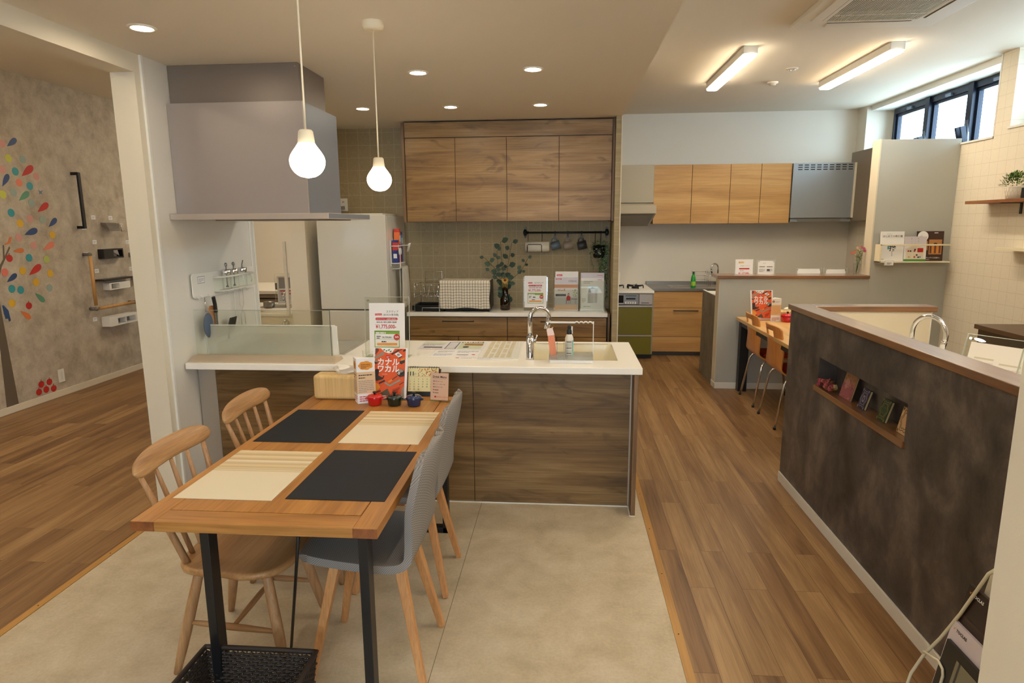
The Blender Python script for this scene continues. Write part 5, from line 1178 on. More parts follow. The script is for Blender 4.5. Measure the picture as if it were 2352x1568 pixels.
# ================================================================== LEFT ROOM: stickers and rails on the mottled wall
LX = XL
cols = {'P': ('pink', (206, 150, 140)), 'G': ('lime green', (196, 200, 84)), 'A': ('pale grey-blue', (150, 168, 160)), 'T': ('teal', (52, 150, 160)), 'O': ('salmon', (224, 132, 104)), 'Y': ('yellow', (222, 176, 50)), 'L': ('pale lime', (176, 190, 100)), 'S': ('coral', (216, 120, 104)), 'R': ('red', (190, 44, 38)), 'B': ('blue', (52, 78, 124)), 'E': ('sea green', (90, 150, 122)), 'N': ('orange', (214, 120, 64))}
def cmat(k): return mat('sticker_'+cols[k][0].replace(' ', '_'), cols[k][1], .5)
dots = [(5.386, 2.332, 'P'), (5.43, 2.213, 'G'), (5.582, 2.217, 'A'), (5.347, 2.11, 'P'), (5.484, 2.105, 'T'), (5.708, 2.077, 'P'), (5.508, 2.009, 'O'), (5.62, 1.986, 'T'), (5.319, 1.898, 'G'), (5.432, 1.92, 'A'), (5.612, 1.835, 'A'), (5.377, 1.743, 'T'), (5.571, 1.692, 'P'), (5.714, 1.684, 'A'), (5.455, 1.651, 'Y'), (5.805, 1.544, 'Y'), (5.422, 1.526, 'P'), (5.57, 1.452, 'P'), (5.5, 1.343, 'T'), (5.695, 1.318, 'L'), (5.223, 1.232, 'S'), (5.41, 1.231, 'Y'), (5.716, 1.185, 'Y'), (5.539, 1.117, 'Y'), (5.269, 1.083, 'T'), (5.359, 1.064, 'T'), (5.686, 1.05, 'A'), (5.249, 0.957, 'Y')]
from collections import defaultdict
def rank_labels(items, kind):
    g = defaultdict(list)
    for it in items: g[it[2]].append(it)
    out = {}
    for k, L in g.items():
        L = sorted(L, key=lambda q: -q[1]); c = cols[k][0]
        for i, it in enumerate(L):
            if len(L) == 1: out[it] = 'only %s %s sticker on the mottled grey wall' % (c, kind)
            elif i == 0: out[it] = 'topmost of the %s %s stickers on the mottled grey wall' % (c, kind)
            elif i == len(L)-1: out[it] = 'lowest of the %s %s stickers on the mottled grey wall' % (c, kind)
            else: out[it] = '%s %s sticker on the mottled grey wall, %s from the top of its colour' % (c, kind, ordinal(i))
    return out
lb_ = rank_labels(dots, 'round')
for y, z, k in dots:
    r = .035; pts = [(y+r*(1+.03*math.sin(9*a))*math.cos(a), z+r*(1+.03*math.sin(9*a))*math.sin(a)) for a in [2*PI*i/28 for i in range(28)]]
    tag(B().prism(pts, 'X', LX+.0005, LX+.0025, cmat(k)).obj('round_sticker'), lb_[(y, z, k)], 'wall sticker', 'round stickers of the tree on the wall')
leaves = [(5.435, 2.314, 5.543, 2.389, 'B'), (5.546, 2.069, 5.684, 2.165, 'R'), (5.326, 1.967, 5.406, 2.074, 'B'), (5.478, 1.851, 5.6, 1.931, 'E'), (5.669, 1.756, 5.805, 1.835, 'R'), (5.774, 1.618, 5.883, 1.696, 'B'), (5.485, 1.55, 5.636, 1.594, 'B'), (5.671, 1.404, 5.814, 1.468, 'O'), (5.341, 1.41, 5.455, 1.413, 'N'), (5.473, 1.187, 5.62, 1.269, 'R'), (5.229, 1.145, 5.341, 1.207, 'B'), (5.509, 1.02, 5.606, 0.929, 'E'), (5.323, 0.88, 5.424, 0.794, 'N')]
ll = rank_labels([(i, l[3], l[4]) for i, l in enumerate(leaves)], 'leaf')
for i, (y0, z0, y1, z1, k) in enumerate(leaves):
    p, q = Vector((y0, z0)), Vector((y1, z1)); d = q-p; L = d.length; d /= L; nn = Vector((-d.y, d.x)); pts = []
    for s in range(25):
        a = s/24*2*PI; f = (1-math.cos(a))/2; w = .25*L*math.sin(a)*f**.6; v = p+d*L*f+nn*w; pts.append((v.x, v.y))
    tag(B().prism(pts[:-1], 'X', LX+.0005, LX+.0025, cmat(k)).obj('leaf_sticker'), ll[(i, z1, k)], 'wall sticker', 'leaf stickers of the tree on the wall')
red = [(5.423, .912, 'red apple sticker under the tree crown, alone beside the orange leaf'), (5.29, 1.348, 'red apple sticker hanging near the grey branch'), (5.435, .17, 'red apple sticker of the heap by the skirting, upper left'), (5.531, .17, 'red apple sticker of the heap by the skirting, upper right'), (5.397, .106, 'red apple sticker of the heap by the skirting, lower left'), (5.483, .108, 'red apple sticker of the heap by the skirting, bottom middle'), (5.571, .096, 'red apple sticker of the heap by the skirting, lower right')]
for y, z, l in red:
    pts = [(y+.033*math.cos(a)*(1-.08*math.sin(a)), z+.031*math.sin(a)+(.004*abs(math.cos(a)))) for a in [2*PI*i/24 for i in range(24)]]
    b = B(); b.prism(pts, 'X', LX+.0005, LX+.0025, cmat('R')).prism([(y-.003, z+.03), (y+.002, z+.03), (y+.008, z+.045), (y+.003, z+.046)], 'X', LX+.0005, LX+.0025, brown_t)
    tag(b.obj('apple_sticker'), l, 'wall sticker', 'red apple stickers')
tk = mat('sticker_bark', (104, 92, 76), .6)
tag(B().prism([(5.04, .063), (5.165, .063), (5.135, .78), (5.125, 1.10), (5.20, 1.28), (5.315, 1.44), (5.305, 1.452), (5.245, 1.37), (5.255, 1.465), (5.243, 1.466), (5.225, 1.345), (5.12, 1.22), (5.08, 1.5), (5.05, 1.5), (5.075, .9)], 'X', LX+.0003, LX+.0015, tk).obj('trunk_sticker'), 'grey-brown tree trunk sticker with a forked branch on the wall', 'wall sticker')
b = B(); b.prism([(y, z) for y, z in ((5.26, 1.475), (5.30, 1.49), (5.32, 1.53), (5.35, 1.535), (5.335, 1.51), (5.33, 1.49), (5.31, 1.475), (5.27, 1.465))], 'X', LX+.0005, LX+.002, cmat('N')); tag(b.obj('bird_sticker'), 'orange bird sticker sitting on the branch', 'wall sticker')
b = B(); b.prism([(5.145, .95), (5.16, .95), (5.20, .90), (5.21, .81), (5.19, .80), (5.185, .83), (5.16, .83), (5.15, .88)], 'X', LX+.0016, LX+.003, cmat('B')); tag(b.obj('bird_sticker'), 'blue bird sticker beside the tree trunk', 'wall sticker')
b = B(); b.prism([(5.71, 1.96), (5.73, 1.945), (5.765, 1.955), (5.745, 1.935), (5.75, 1.915), (5.73, 1.925), (5.715, 1.915), (5.72, 1.935)], 'X', LX+.0005, LX+.002, mat('sticker_grey_blue', (110, 124, 150), .5)); tag(b.obj('butterfly_sticker'), 'small grey-blue butterfly sticker right of the tree crown', 'wall sticker')
t = thing('grab_bar', 'black vertical grab bar on the mottled grey wall', 'handrail', (LX, 6.15, 1.85))
B().box(LX+.060, LX+.082, 6.13, 6.165, 1.60, 2.145, blackp).obj('bar', t, bevel=.004)
for z in (1.598, 2.12): B().box(LX, LX+.075, 6.13, 6.165, z, z+.028, blackp).obj('bracket', t, bevel=.003)
t = thing('wooden_handrail', 'L-shaped oak handrail with grey metal joints on the mottled wall', 'handrail', (LX, 6.4, .8))
B().cyl((LX+.07, 6.17, .82), (LX+.07, 6.17, 1.335), .0165, handrail, n=16).obj('vertical_rail', t)
B().cyl((LX+.07, 6.21, .785), (LX+.07, 6.76, .785), .0165, handrail, n=16).obj('horizontal_rail', t)
jg = mat('joint_grey', (112, 106, 98), .5)
for (y, z) in ((6.17, 1.34), (6.17, .785), (6.765, .785)): B().cyl((LX, y, z), (LX+.07, y, z), .017, jg, n=14).ball((LX+.07, y, z), .021, jg).obj('joint', t)
# paper holders etc.
def tagcard(y, z, label):
    b = B(); b.box(LX+.0005, LX+.002, y-.032, y+.032, z-.023, z+.023, paper); pg = Page(b, (LX+.002, y-.032, z-.023), (0, 1, 0), (0, 0, 1), .0004)
    pg.outline(0, 0, .064, .046, .002, greyi).greek(.012, .012, .052, .036, 3, greyi, seed=int(y*100)); tag(b.obj('info_card'), label, 'name card', 'small framed cards on the fittings wall')
for y, z, l in ((6.373, 1.712, 'small framed card above the chrome towel hook'), (6.628, 1.709, 'small framed card above the chrome wire ring'), (6.348, 1.461, 'small framed card above the black paper holder'), (6.857, 1.447, 'small framed card at the far edge, level with the black holder'), (6.328, 1.163, 'small framed card above the dark shelf paper holder'), (6.203, 1.34, 'small framed card at the top joint of the oak handrail'), (6.219, .671, 'small framed card left of the white double paper holder'), (6.224, 1.61, 'small framed card beside the foot of the black grab bar'), (6.867, 1.151, 'small framed card at the far edge above the lower fittings'), (6.874, .772, 'small framed card at the far edge beside the handrail end')): tagcard(y, z, l)
b = B(); b.prism([(LX, 1.66), (LX+.05, 1.655), (LX+.09, 1.60), (LX+.088, 1.57), (LX+.04, 1.62), (LX, 1.63)], 'Y', 6.47, 6.64, steel); tag(b.obj('paper_holder', bevel=.001), 'chrome curved paper holder plate on the mottled wall', 'paper holder')
b = B(); b.box(LX, LX+.03, 6.72, 6.77, 1.63, 1.655, chrome).tube([(LX+.03, 6.70, 1.64), (LX+.07, 6.68, 1.63), (LX+.07, 6.68, 1.57), (LX+.07, 6.88, 1.57), (LX+.07, 6.88, 1.64)], .005, chrome, 8); tag(b.obj('towel_ring'), 'chrome rectangular wire ring near the door jamb', 'towel ring')
t = thing('paper_holder', 'black toilet paper holder box on the mottled wall', 'paper holder', (LX, 6.52, 1.28))
B().frame('X', (6.375, 6.675, 1.285, 1.385), (6.52, 6.66, 1.30, 1.37), LX, LX+.07, blackp).obj('box', t, bevel=.002)
B().prism([(6.52, 1.37), (6.58, 1.37), (6.60, 1.31), (6.52, 1.35)], 'X', LX+.068, LX+.074, greyi).obj('flap', t)
t = thing('shelf_paper_holder', 'white paper holder with dark shelf on top on the mottled wall', 'paper holder', (LX, 6.53, .95))
B().box(LX, LX+.10, 6.29, 6.77, 1.058, 1.076, darkcab).obj('shelf', t, bevel=.002)
B().frame('X', (6.39, 6.715, .955, 1.03), (6.42, 6.54, .965, 1.02), LX, LX+.08, plastic).obj('holder', t, bevel=.003)
t = thing('double_paper_holder', 'white double paper holder box lowest on the mottled wall', 'paper holder', (LX, 6.52, .57))
B().frame('X', (6.31, 6.74, .575, .68), (6.43, 6.72, .59, .65), LX, LX+.10, plastic).box(LX, LX+.09, 6.565, 6.58, .59, .65, plastic).box(LX, LX+.02, 6.43, 6.72, .59, .65, greyi).obj('box', t, bevel=.003)
b = B(); b.box(LX, LX+.05, 6.85, 6.91, 1.28, 1.33, steel); tag(b.obj('robe_hook', bevel=.004), 'small metal robe hook partly hidden by the door jamb', 'hook')
b = B(); b.box(LX, LX+.08, 6.84, 7.1, 1.03, 1.06, steel); tag(b.obj('metal_shelf', bevel=.003), 'short grey metal shelf partly hidden by the door jamb', 'shelf')
b = B(); b.box(LX, LX+.008, 5.645, 5.715, .135, .26, plastic); b.box(LX+.008, LX+.009, 5.67, 5.69, .16, .235, whiteg); tag(b.obj('wall_socket', bevel=.001), 'white wall socket low on the mottled wall beside the red apples', 'wall socket')
# ------------------------------------------------------------------ through the opening beside the hood wall
t = thing('sink_counter', 'white counter with chrome taps seen through the opening beside the hood', 'counter', (-2.9, 6.35, 0))
B().box(-3.6, -2.36, 6.07, 6.65, .76, .80, counter).obj('top', t, bevel=.003)
B().box(-3.6, -2.36, 6.10, 6.63, 0, .76, darkcab).obj('body', t)
B().box(-3.1, -2.62, 6.2, 6.5, .80, .803, steel).obj('sink', t)
gooseneck('tap', 'chrome tap seen through the opening, left one', -2.83, 6.3, .803, .14, .07, .014, (0, -1), .01)
gooseneck('tap', 'chrome tap seen through the opening, right one by the white post', -2.69, 6.3, .803, .16, .07, .014, (0, -1), .01)
b = B(); b.lathe([(.0001, .803), (.05, .803), (.055, .81), (.055, .86), (.0001, .865)], steel, (-2.98, 6.22, 0)); tag(b.obj('steel_pot'), 'small dark steel pot seen through the opening', 'pot')
def sgn(p, w, h): p.layer().rect(w*.1, h*.55, w*.9, h*.95, greyi).greek(w*.1, h*.1, w*.9, h*.5, 8, greyi, seed=9).layer().rect(w*.15, h*.44, w*.85, h*.48, redi).rect(w*.2, h*.33, w*.8, h*.37, redi)
acrylic_sign('acrylic_sign', 'acrylic leaflet sign standing behind the opening beside the hood', -2.875, 6.40, .803, .21, .33, .17, .28, .02, sgn, 8, 20, studs=False)
t = thing('drawer_counter', 'white topped counter with beige drawers far behind the opening', 'counter', (-3.7, 7.7, 0))
B().box(-4.6, -2.9, 7.36, 8.49, .81, .85, counter).obj('top', t, bevel=.003)
B().box(-4.6, -2.9, 7.40, 8.48, 0, .81, mat('beige_front', (150, 132, 108), .5)).obj('body', t)
for k in range(3):
    for x in (-4.2, -3.75, -3.3): B().box(x+.005, x+.44, 7.385, 7.4, .06+k*.25, .30+k*.25, mat('beige_front', (150, 132, 108), .5)).box(x+.10, x+.34, 7.375, 7.386, .25+k*.25, .265+k*.25, blackp).obj('drawer', t)
b = B(); b.frame('Y', (-3.50, -3.40, .852, .93), (-3.485, -3.415, .865, .915), 7.5, 7.53, black); tag(b.obj('tape_stand'), 'small black frame on the far counter behind the opening', 'stand')
b = B(); b.box(-2.655, -2.625, 5.895, 5.915, .775, 1.47, plastic); tag(b.obj('mirror_post', bevel=.002), 'slim white upright post in front of the opening', 'post')
t = thing('hand_basin_tap', 'small chrome tap low beside the refrigerator wall', 'tap', (-2.60, 5.7, .66)); z0 = .66
B().box(-2.9, -2.35, 5.55, 5.925, .60, .66, sinkm).obj('basin', t, bevel=.01)
B().tube([(-2.60, 5.78, .66), (-2.60, 5.78, .72), (-2.60, 5.75, .745), (-2.59, 5.68, .735), (-2.585, 5.66, .70)], .012, chrome, 12).obj('spout', t)
B().box(-2.88, -2.37, 5.60, 5.92, 0, .60, white).obj('pedestal', t)
# ================================================================== REAR KITCHEN
HC = 2.305
t = thing('wall_cabinet', 'honey oak wall cabinets with four doors in the far kitchen', 'wall cabinet', (1.88, 8.3, 1.6))
B().box(1.075, 2.70, 8.15, 8.498, 1.61, HC, mat('carcass_oak', (108, 82, 52), .5)).obj('body', t)
for a, c in ((1.075, 1.53), (1.53, 1.985), (1.985, 2.345), (2.345, 2.70)): B().box(a+.003, c-.003, 8.13, 8.148, 1.607, HC+.003, honey).obj('door', t, bevel=.001)
beigeh = mat('hood_beige', (176, 164, 140), .45)
t = thing('range_hood', 'beige slanted range hood at the left of the far kitchen', 'range hood', (.76, 8.1, 1.55))
B().box(.475, 1.066, 8.05, 8.498, 1.86, HC, beigeh).obj('duct_cover', t, bevel=.001)
b = B(); b.prism([(7.62, 1.82), (7.62, 1.725), (8.25, 1.58), (8.498, 1.58), (8.498, 1.85), (7.95, 1.85)], 'X', .475, 1.045, beigeh); b.obj('canopy', t, bevel=.004)
b = B(); b.prism([(7.66, 1.712), (8.20, 1.588), (8.20, 1.582), (7.66, 1.706)], 'X', .50, 1.02, mat('hood_filter_beige', (120, 112, 96), .5)); b.obj('filter_plate', t)  # filter plate in a darker beige than the canopy
b = B(); b.box(.49, .56, 7.615, 7.62, 1.74, 1.755, blackp); b.obj('buttons', t)
t = thing('range_hood', 'silver range hood with slotted front in the far right kitchen corner', 'range hood', (3.05, 8.2, 1.63))
b = B(); b.box(2.705, 3.42, 8.11, 8.498, 1.665, HC, silver); b.obj('front_cover', t, bevel=.002)
b = B()
for k in range(9):
    for r in range(3): b.box(2.76+k*.072, 2.81+k*.072, 8.1085, 8.111, 2.225+r*.026, 2.236+r*.026, ink)
b.obj('vent_slots', t)
B().box(2.715, 3.42, 8.14, 8.49, 1.62, 1.66, silver).box(2.80, 3.30, 8.13, 8.14, 1.625, 1.655, steel).obj('underside', t)
B().box(3.405, 3.425, 8.095, 8.11, 1.665, HC, cream).obj('edge_strip', t)
t = thing('side_panel', 'tall brown-grey panel beside the silver range hood', 'cabinet', (3.45, 7.9, 1.63))
B().box(3.425, 3.54, 7.45, 8.26, 1.63, 2.43, mat('panel_taupe', (128, 112, 92), .5)).obj('box', t, bevel=.002)
# stove unit
olive = mat('olive_green_gloss', (112, 104, 22), .3)
t = thing('gas_stove', 'built-in gas stove with grill over olive green drawers', 'stove', (.76, 7.9, 0))
SY = 7.66
B().box(.475, 1.058, SY+.02, 8.495, .06, .80, mat('carcass_grey', (150, 142, 126), .5)).obj('body', t)
B().box(.475, 1.058, SY+.08, 8.4, 0, .06, blackp).obj('kick_board', t)
d = B().box(.48, 1.04, SY, SY+.02, .30, .63, olive).obj('drawer', t, bevel=.002); B().box(.48, 1.04, SY-.006, SY, .635, .655, alu).obj('handle', d)
d = B().box(.48, 1.04, SY, SY+.02, .06, .28, olive).obj('drawer', t, bevel=.002); B().box(.48, 1.04, SY-.006, SY, .283, .297, alu).obj('handle', d)
B().box(.475, 1.058, SY-.02, 8.495, .80, .83, counter).obj('top', t, bevel=.003)
g = B().box(.48, .88, SY-.004, SY+.02, .665, .792, steel).obj('grill_front', t, bevel=.003)
B().box(.49, .70, SY-.007, SY-.004, .685, .775, mat('oven_glass', (24, 22, 22), .1)).box(.48, .70, SY-.012, SY-.006, .672, .682, alu).obj('grill_window', g)
b = B(); b.box(.72, .85, SY-.007, SY-.004, .673, .70, plastic).box(.73, .84, SY-.008, SY-.004, .725, .745, blackp).box(.72, .85, SY-.007, SY-.004, .765, .772, blackp)
for k in range(4): b.box(.735+k*.028, .75+k*.028, SY-.009, SY-.006, .678, .695, greyi)
b.obj('controls', g)
B().box(.885, 1.04, SY-.002, SY+.02, .665, .792, alu).box(.91, 1.0, SY-.006, SY-.002, .682, .688, blackp).obj('side_front', t, bevel=.002)
for x in (.62, .86):
    b = B()
    for k in range(5): a = 2*PI*k/5; b.beam((x+.03*math.cos(a), 7.95+.03*math.sin(a), .862), (x+.10*math.cos(a), 7.95+.10*math.sin(a), .868), .012, .016, black).beam((x+.10*math.cos(a), 7.95+.10*math.sin(a), .868), (x+.105*math.cos(a), 7.95+.105*math.sin(a), .832), .010, .012, black)
    b.tube([(x+.085*math.cos(a), 7.95+.085*math.sin(a), .862) for a in [2*PI*i/24 for i in range(24)]], .005, black, 6, closed=True).lathe([(.0001, .85), (.035, .85), (.04, .842), (.04, .832)], blackp, (x, 7.95, 0), 20)
    b.obj('burner', t)
b = B(); b.prism([(.475, .832), (.72, .832), (.72, .99), (.475, .99)], 'Y', 8.44, 8.452, counter)
for x in (.50, .58, .62, .70): b.box(x, x+.003, 8.438, 8.441, .85, .98, greyi)
tag(b.obj('oil_screen'), 'folding white splash screen behind the gas stove', 'splash screen')
# sink run
t = thing('base_cabinet', 'honey oak base cabinet with steel sink top in the far kitchen', 'base cabinet', (1.6, 8.1, 0))
B().box(1.075, 2.60, 7.905, 8.49, .05, .80, mat('carcass_dark', (60, 52, 44), .6)).obj('body', t)
B().box(1.075, 2.60, 7.93, 8.4, 0, .05, mat('kick_grey', (84, 82, 80), .5)).obj('kick_board', t)
for z0, z1, h in ((.60, .80, 0), (.245, .595, 1), (.055, .24, 0)):
    d = B().box(1.085, 1.85, 7.885, 7.903, z0, z1, honey).obj('drawer', t, bevel=.001)
    if h: B().tube([(1.33, 7.885, .565), (1.33, 7.86, .565), (1.62, 7.86, .565), (1.62, 7.885, .565)], .006, blackp, 8).obj('handle', d)
B().box(1.062, 1.083, 7.89, 8.49, 0, .805, mat('edge_grey', (90, 86, 80), .5)).obj('side_panel', t)
b = B(); b.frame('Z', (1.062, 2.62, 7.87, 8.48), (1.33, 2.1, 8.02, 8.34), .805, .832, steel); b.box(1.062, 2.62, 8.455, 8.495, .832, .87, steel)
b.obj('steel_top', t)
b = B(); b.frame('Z', (1.315, 2.115, 8.005, 8.355), (1.335, 2.095, 8.025, 8.335), .66, .835, alu); b.box(1.32, 2.11, 8.01, 8.35, .655, .663, alu); b.obj('sink_bowl', t)
gooseneck('tap', 'chrome arched tap at the steel sink of the far kitchen', 1.955, 8.40, .832, .27, .115, .017, (-.85, -.5), .01)
t = thing('soap_bottle', 'green dish soap bottle at the far steel sink', 'bottle', (1.572, 8.12, .832))
gb = mat('soap_green', (40, 150, 60), .25)
b = B(); b.lathe([(.0001, .833), (.026, .833), (.03, .84), (.03, .93), (.024, .97), (.013, 1.0), (.0001, 1.0)], gb, (1.572, 8.0, 0), 20); b.obj('body', t)
B().lathe([(.013, 1.0), (.014, 1.02), (.008, 1.03), (.0001, 1.03)], mat('cap_dark_green', (20, 70, 40), .4), (1.572, 8.0, 0), 16).obj('cap', t)
b = B(); b.surf(lambda u, v: (1.572+.0305*math.cos(-PI*.85+u*PI*.7), 8.0+.0305*math.sin(-PI*.85+u*PI*.7), .86+.05*v), 8, 1, mat('label_lime', (150, 200, 60), .4)); b.obj('label', t)
t = thing('wire_rack', 'small chrome wire rack at the back of the far sink', 'rack', (1.68, 8.3, .83)); b = B()
for z in (.86, .90, .95, 1.0): b.tube([(1.63, 8.18, z), (1.63, 8.4, z), (1.80, 8.4, z), (1.80, 8.18, z)], .002, chrome, 5)
for x in (1.63, 1.80, 1.82):
    for y in (8.18, 8.28, 8.4): b.cyl((x, y, .834), (x, y, 1.01), .002, chrome, n=5)
b.obj('wires', t)
# peninsula behind the half wall
t = thing('peninsula_counter', 'peninsula with grey concrete end panel behind the low grey half wall', 'counter', (2.1, 6.75, 0))
B().prism([(6.455, 0), (7.04, 0), (7.04, .905), (6.455, .905)], 'X', 1.49, 1.51, concrete).box(1.4885, 1.5105, 6.455, 7.041, .905, .908, plastic).obj('end_panel', t)
B().box(1.512, 2.86, 6.60, 7.02, 0, .86, mat('carcass_white', (200, 192, 176), .5)).obj('body', t)
B().box(1.512, 3.3, 6.46, 7.03, .86, .895, counter).obj('top', t, bevel=.002)
# things on the half wall cap
def pg_far(p, w, h): p.layer().greek(w*.18, h*.85, w*.84, h*.93, 1, mat('amber_ink', (226, 180, 90), .5), .8).txt('STEDIA', w*.28, h*.73, w*.07, greeni, 'L', .01).txt('ステディア', w*.55, h*.73, w*.06, greyi).rect(w*.22, h*.61, w*.80, h*.66, redi).greek(w*.25, h*.55, w*.78, h*.58, 1, ink).txt('¥1,137,000-', w*.5, h*.42, w*.15, redi, 'C', .02, .85).rect(w*.2, h*.1, w*.85, h*.34, greeni).layer().rect(w*.24, h*.12, w*.81, h*.26, paper).poly(ell(w*.74, h*.22, w*.09, w*.09), redi)
def pg_far2(p, w, h):
    p.layer().greek(w*.3, h*.90, w*.7, h*.93, 1, greyi)
    for a in (.08, .54):
        for c in (.30, .70): p.rect(w*a, h*(c+.04), w*(a+.36), h*(c+.075), mat('print_khaki', (130, 130, 104), .5)).greek(w*a, h*(c-.16), w*(a+.36), h*(c-.02), 4, greyi, seed=int(c*9+a*7))
    p.rect(w*.56, h*.58, w*.74, h*.66, dkg).outline(w*.1, h*.56, w*.28, h*.66, w*.008, greyi)
acrylic_sign('price_sign', 'price sign reading 1,137,000 on the cap of the low grey half wall', 1.765, 6.50, 1.0, .185, .262, .17, .25, .01, pg_far, 3, 0, studs=False)
acrylic_sign('acrylic_sign', 'acrylic plan sign right of the price sign on the half wall cap', 1.975, 6.50, 1.0, .175, .258, .155, .235, .01, pg_far2, 3, 0)
acrylic_sign('acrylic_sign', 'low acrylic card behind the half wall, left of the two blank white ones', 2.43, 6.60, .897, .25, .275, .22, .255, .008, lambda p, w, h: p.layer().greek(w*.1, h*.1, w*.9, h*.6, 9, greyi), 8)
acrylic_sign('acrylic_sign', 'low acrylic card behind the half wall, right one by the flower vase', 2.69, 6.60, .897, .22, .27, .19, .25, .008, lambda p, w, h: p.layer().greek(w*.1, h*.1, w*.9, h*.6, 9, greyi, seed=5), 8)
for o in ('price_sign', 'acrylic_sign'):
    pass
t = thing('flower_vase', 'slim glass vase with pink flowers on the half wall cap', 'vase with flowers', (2.79, 6.40, 1.117))
vx, vy = 2.785, 6.40
B().lathe([(.0001, 1.118), (.018, 1.118), (.020, 1.122), (.028, 1.215)], glass, (vx, vy, 0), 20).obj('glass', t)
b = B(); b.tube([(vx+.032*math.cos(a), vy+.032*math.sin(a), 1.22) for a in [2*PI*i/16 for i in range(16)]], .0018, steel, 5, closed=True)
for a in (0, PI/2, PI, 3*PI/2): b.cyl((vx+.032*math.cos(a), vy+.032*math.sin(a), 1.22), (vx+.022*math.cos(a), vy+.022*math.sin(a), 1.118), .0016, steel, n=5)
b.obj('wire_stand', t)
b = B(); random.seed(21); gsm = mat('flower_stem', (70, 96, 50), .7)
for i in range(5): b.tube([(vx, vy, 1.13), (vx+.004*i, vy, 1.22), (vx+.014*(i-2)+.012, vy-.01, 1.32)], .0016, gsm, 5)
for i in range(70):
    a = random.uniform(0, 2*PI); r = random.uniform(0, .045); z = random.uniform(1.25, 1.36); k = .25+(z-1.25)*7
    b.leaf((vx+.012+r*k*math.cos(a), vy+r*k*math.sin(a)*.6, z), (math.cos(a), math.sin(a), random.uniform(-.2, .9)), (0, -.4, 1), .02, .010, random.choice([gsm, mat('flower_leaf', (96, 120, 60), .7), mat('flower_gold', (190, 160, 70), .7)]))
b.obj('stems', t)
for (dx, dz, c) in ((-.012, 1.375, (232, 190, 180)), (.022, 1.378, (206, 130, 130)), (.045, 1.365, (206, 92, 140)), (-.06, 1.325, (214, 120, 110)), (.055, 1.345, (190, 100, 130)), (-.035, 1.335, (214, 140, 90))):
    m = mat('petal_%d' % c[1], c, .6); b = B()
    for i in range(14): a = 2*PI*i/14; b.leaf((vx+dx, vy-.012, dz), (math.cos(a), -.3, math.sin(a)), (0, -1, 0), .016, .009, m)
    b.ball((vx+dx, vy-.014, dz), .006, m); b.obj('blossom', t)
# magazine shelf on the tall partition
t = thing('magazine_shelf', 'white wall shelf with rail holding three magazines on the grey partition', 'magazine shelf', (3.2, 6.25, 1.25))
ws = mat('shelf_cream', (236, 226, 196), .5)
B().box(2.895, 3.515, 6.20, 6.305, 1.243, 1.255, ws).obj('base', t, bevel=.001)
B().box(2.895, 3.515, 6.20, 6.212, 1.398, 1.412, ws).obj('front_rail', t, bevel=.001)
B().box(2.895, 2.907, 6.20, 6.305, 1.243, 1.41, ws).obj('side_panel', t)
def mg1(p, w, h): p.layer().greek(w*.25, h*.91, w*.75, h*.93, 1, greyi).txt('はじめての断捨離', w*.5, h*.81, w*.108, ink, 'C', .005).txt('捨', w*.52, h*.36, w*.30, ink, 'C', .02).rect(w*.30, h*.40, w*.38, h*.54, mat('print_sky', (90, 170, 190), .5)); [p.rect(w*.49, h*(.31-.045*i), w*.53, h*(.335-.045*i), greyi) for i in range(4)]; p.greek(w*.06, h*.06, w*.3, h*.09, 1, ink)
def mg2(p, w, h):
    p.layer().rect(0, h*.64, w, h, lil).rect(0, 0, w, h*.08, mat('print_grass', (70, 140, 60), .5))
    for j, s in enumerate(('整える', 'しくみ', '家事の')): [p.txt(c, w*(.32+j*.15), h*(.88-.10*i), w*.085, greyi, 'C') for i, c in enumerate(s)]
    p.poly([(w*.08, h*.09), (w*.90, h*.09), (w*.90, h*.52), (w*.60, h*.62), (w*.32, h*.63), (w*.08, h*.50)], ws); p.layer()
    p.poly([(w*.12, h*.36), (w*.56, h*.36), (w*.56, h*.59), (w*.36, h*.59), (w*.12, h*.48)], mat('print_warm', (224, 214, 196), .5)).rect(w*.60, h*.36, w*.86, h*.53, redi).rect(w*.12, h*.12, w*.36, h*.33, mat('print_warm', (224, 214, 196), .5)).rect(w*.40, h*.12, w*.86, h*.33, mat('print_warm', (224, 214, 196), .5)); p.layer()
    for a, c, m in ((.16, .38, redi), (.26, .38, dkg), (.44, .38, redi), (.46, .44, ink), (.2, .14, orangei), (.45, .14, redi), (.55, .22, ink), (.70, .14, bli), (.62, .13, ink)): p.rect(w*a, h*c, w*(a+.07), h*(c+.06), m)
def mg3(p, w, h):
    p.layer().greek(w*.64, h*.93, w*.95, h*.965, 1, paper, .8).poly(ell(w*.22, h*.83, w*.20, w*.20, 28), paper).layer().greek(w*.14, h*.86, w*.30, h*.88, 1, greyi).greek(w*.10, h*.79, w*.34, h*.84, 1, ink, .8)
    p.rect(w*.46, h*.22, w*.94, h*.72, brn).rect(w*.20, h*.36, w*.42, h*.66, brn); p.layer()
    for k in range(5): p.rect(w*(.50+k*.085), h*.26, w*(.56+k*.085), h*(.50+.03*(k % 3)), egg if k % 2 else brown_t)
    p.poly(ell(w*.70, h*.56, w*.08, h*.05), ink).poly(ell(w*.26, h*.26, w*.10, h*.07), brn).layer().poly(ell(w*.26, h*.26, w*.06, h*.045), ink)
    p.txt('新しいキッチンに出会い、', w*.55, h*.09, w*.062, paper, 'C', .01).greek(w*.3, h*.04, w*.75, h*.06, 1, paper, .5)
brochure('magazine', 'white magazine with large black character on the left of the wall shelf', 3.01, 6.222, 1.256, .205, .272, mg1, .012, 4, 0, 'magazines on the wall shelf', 'magazine')
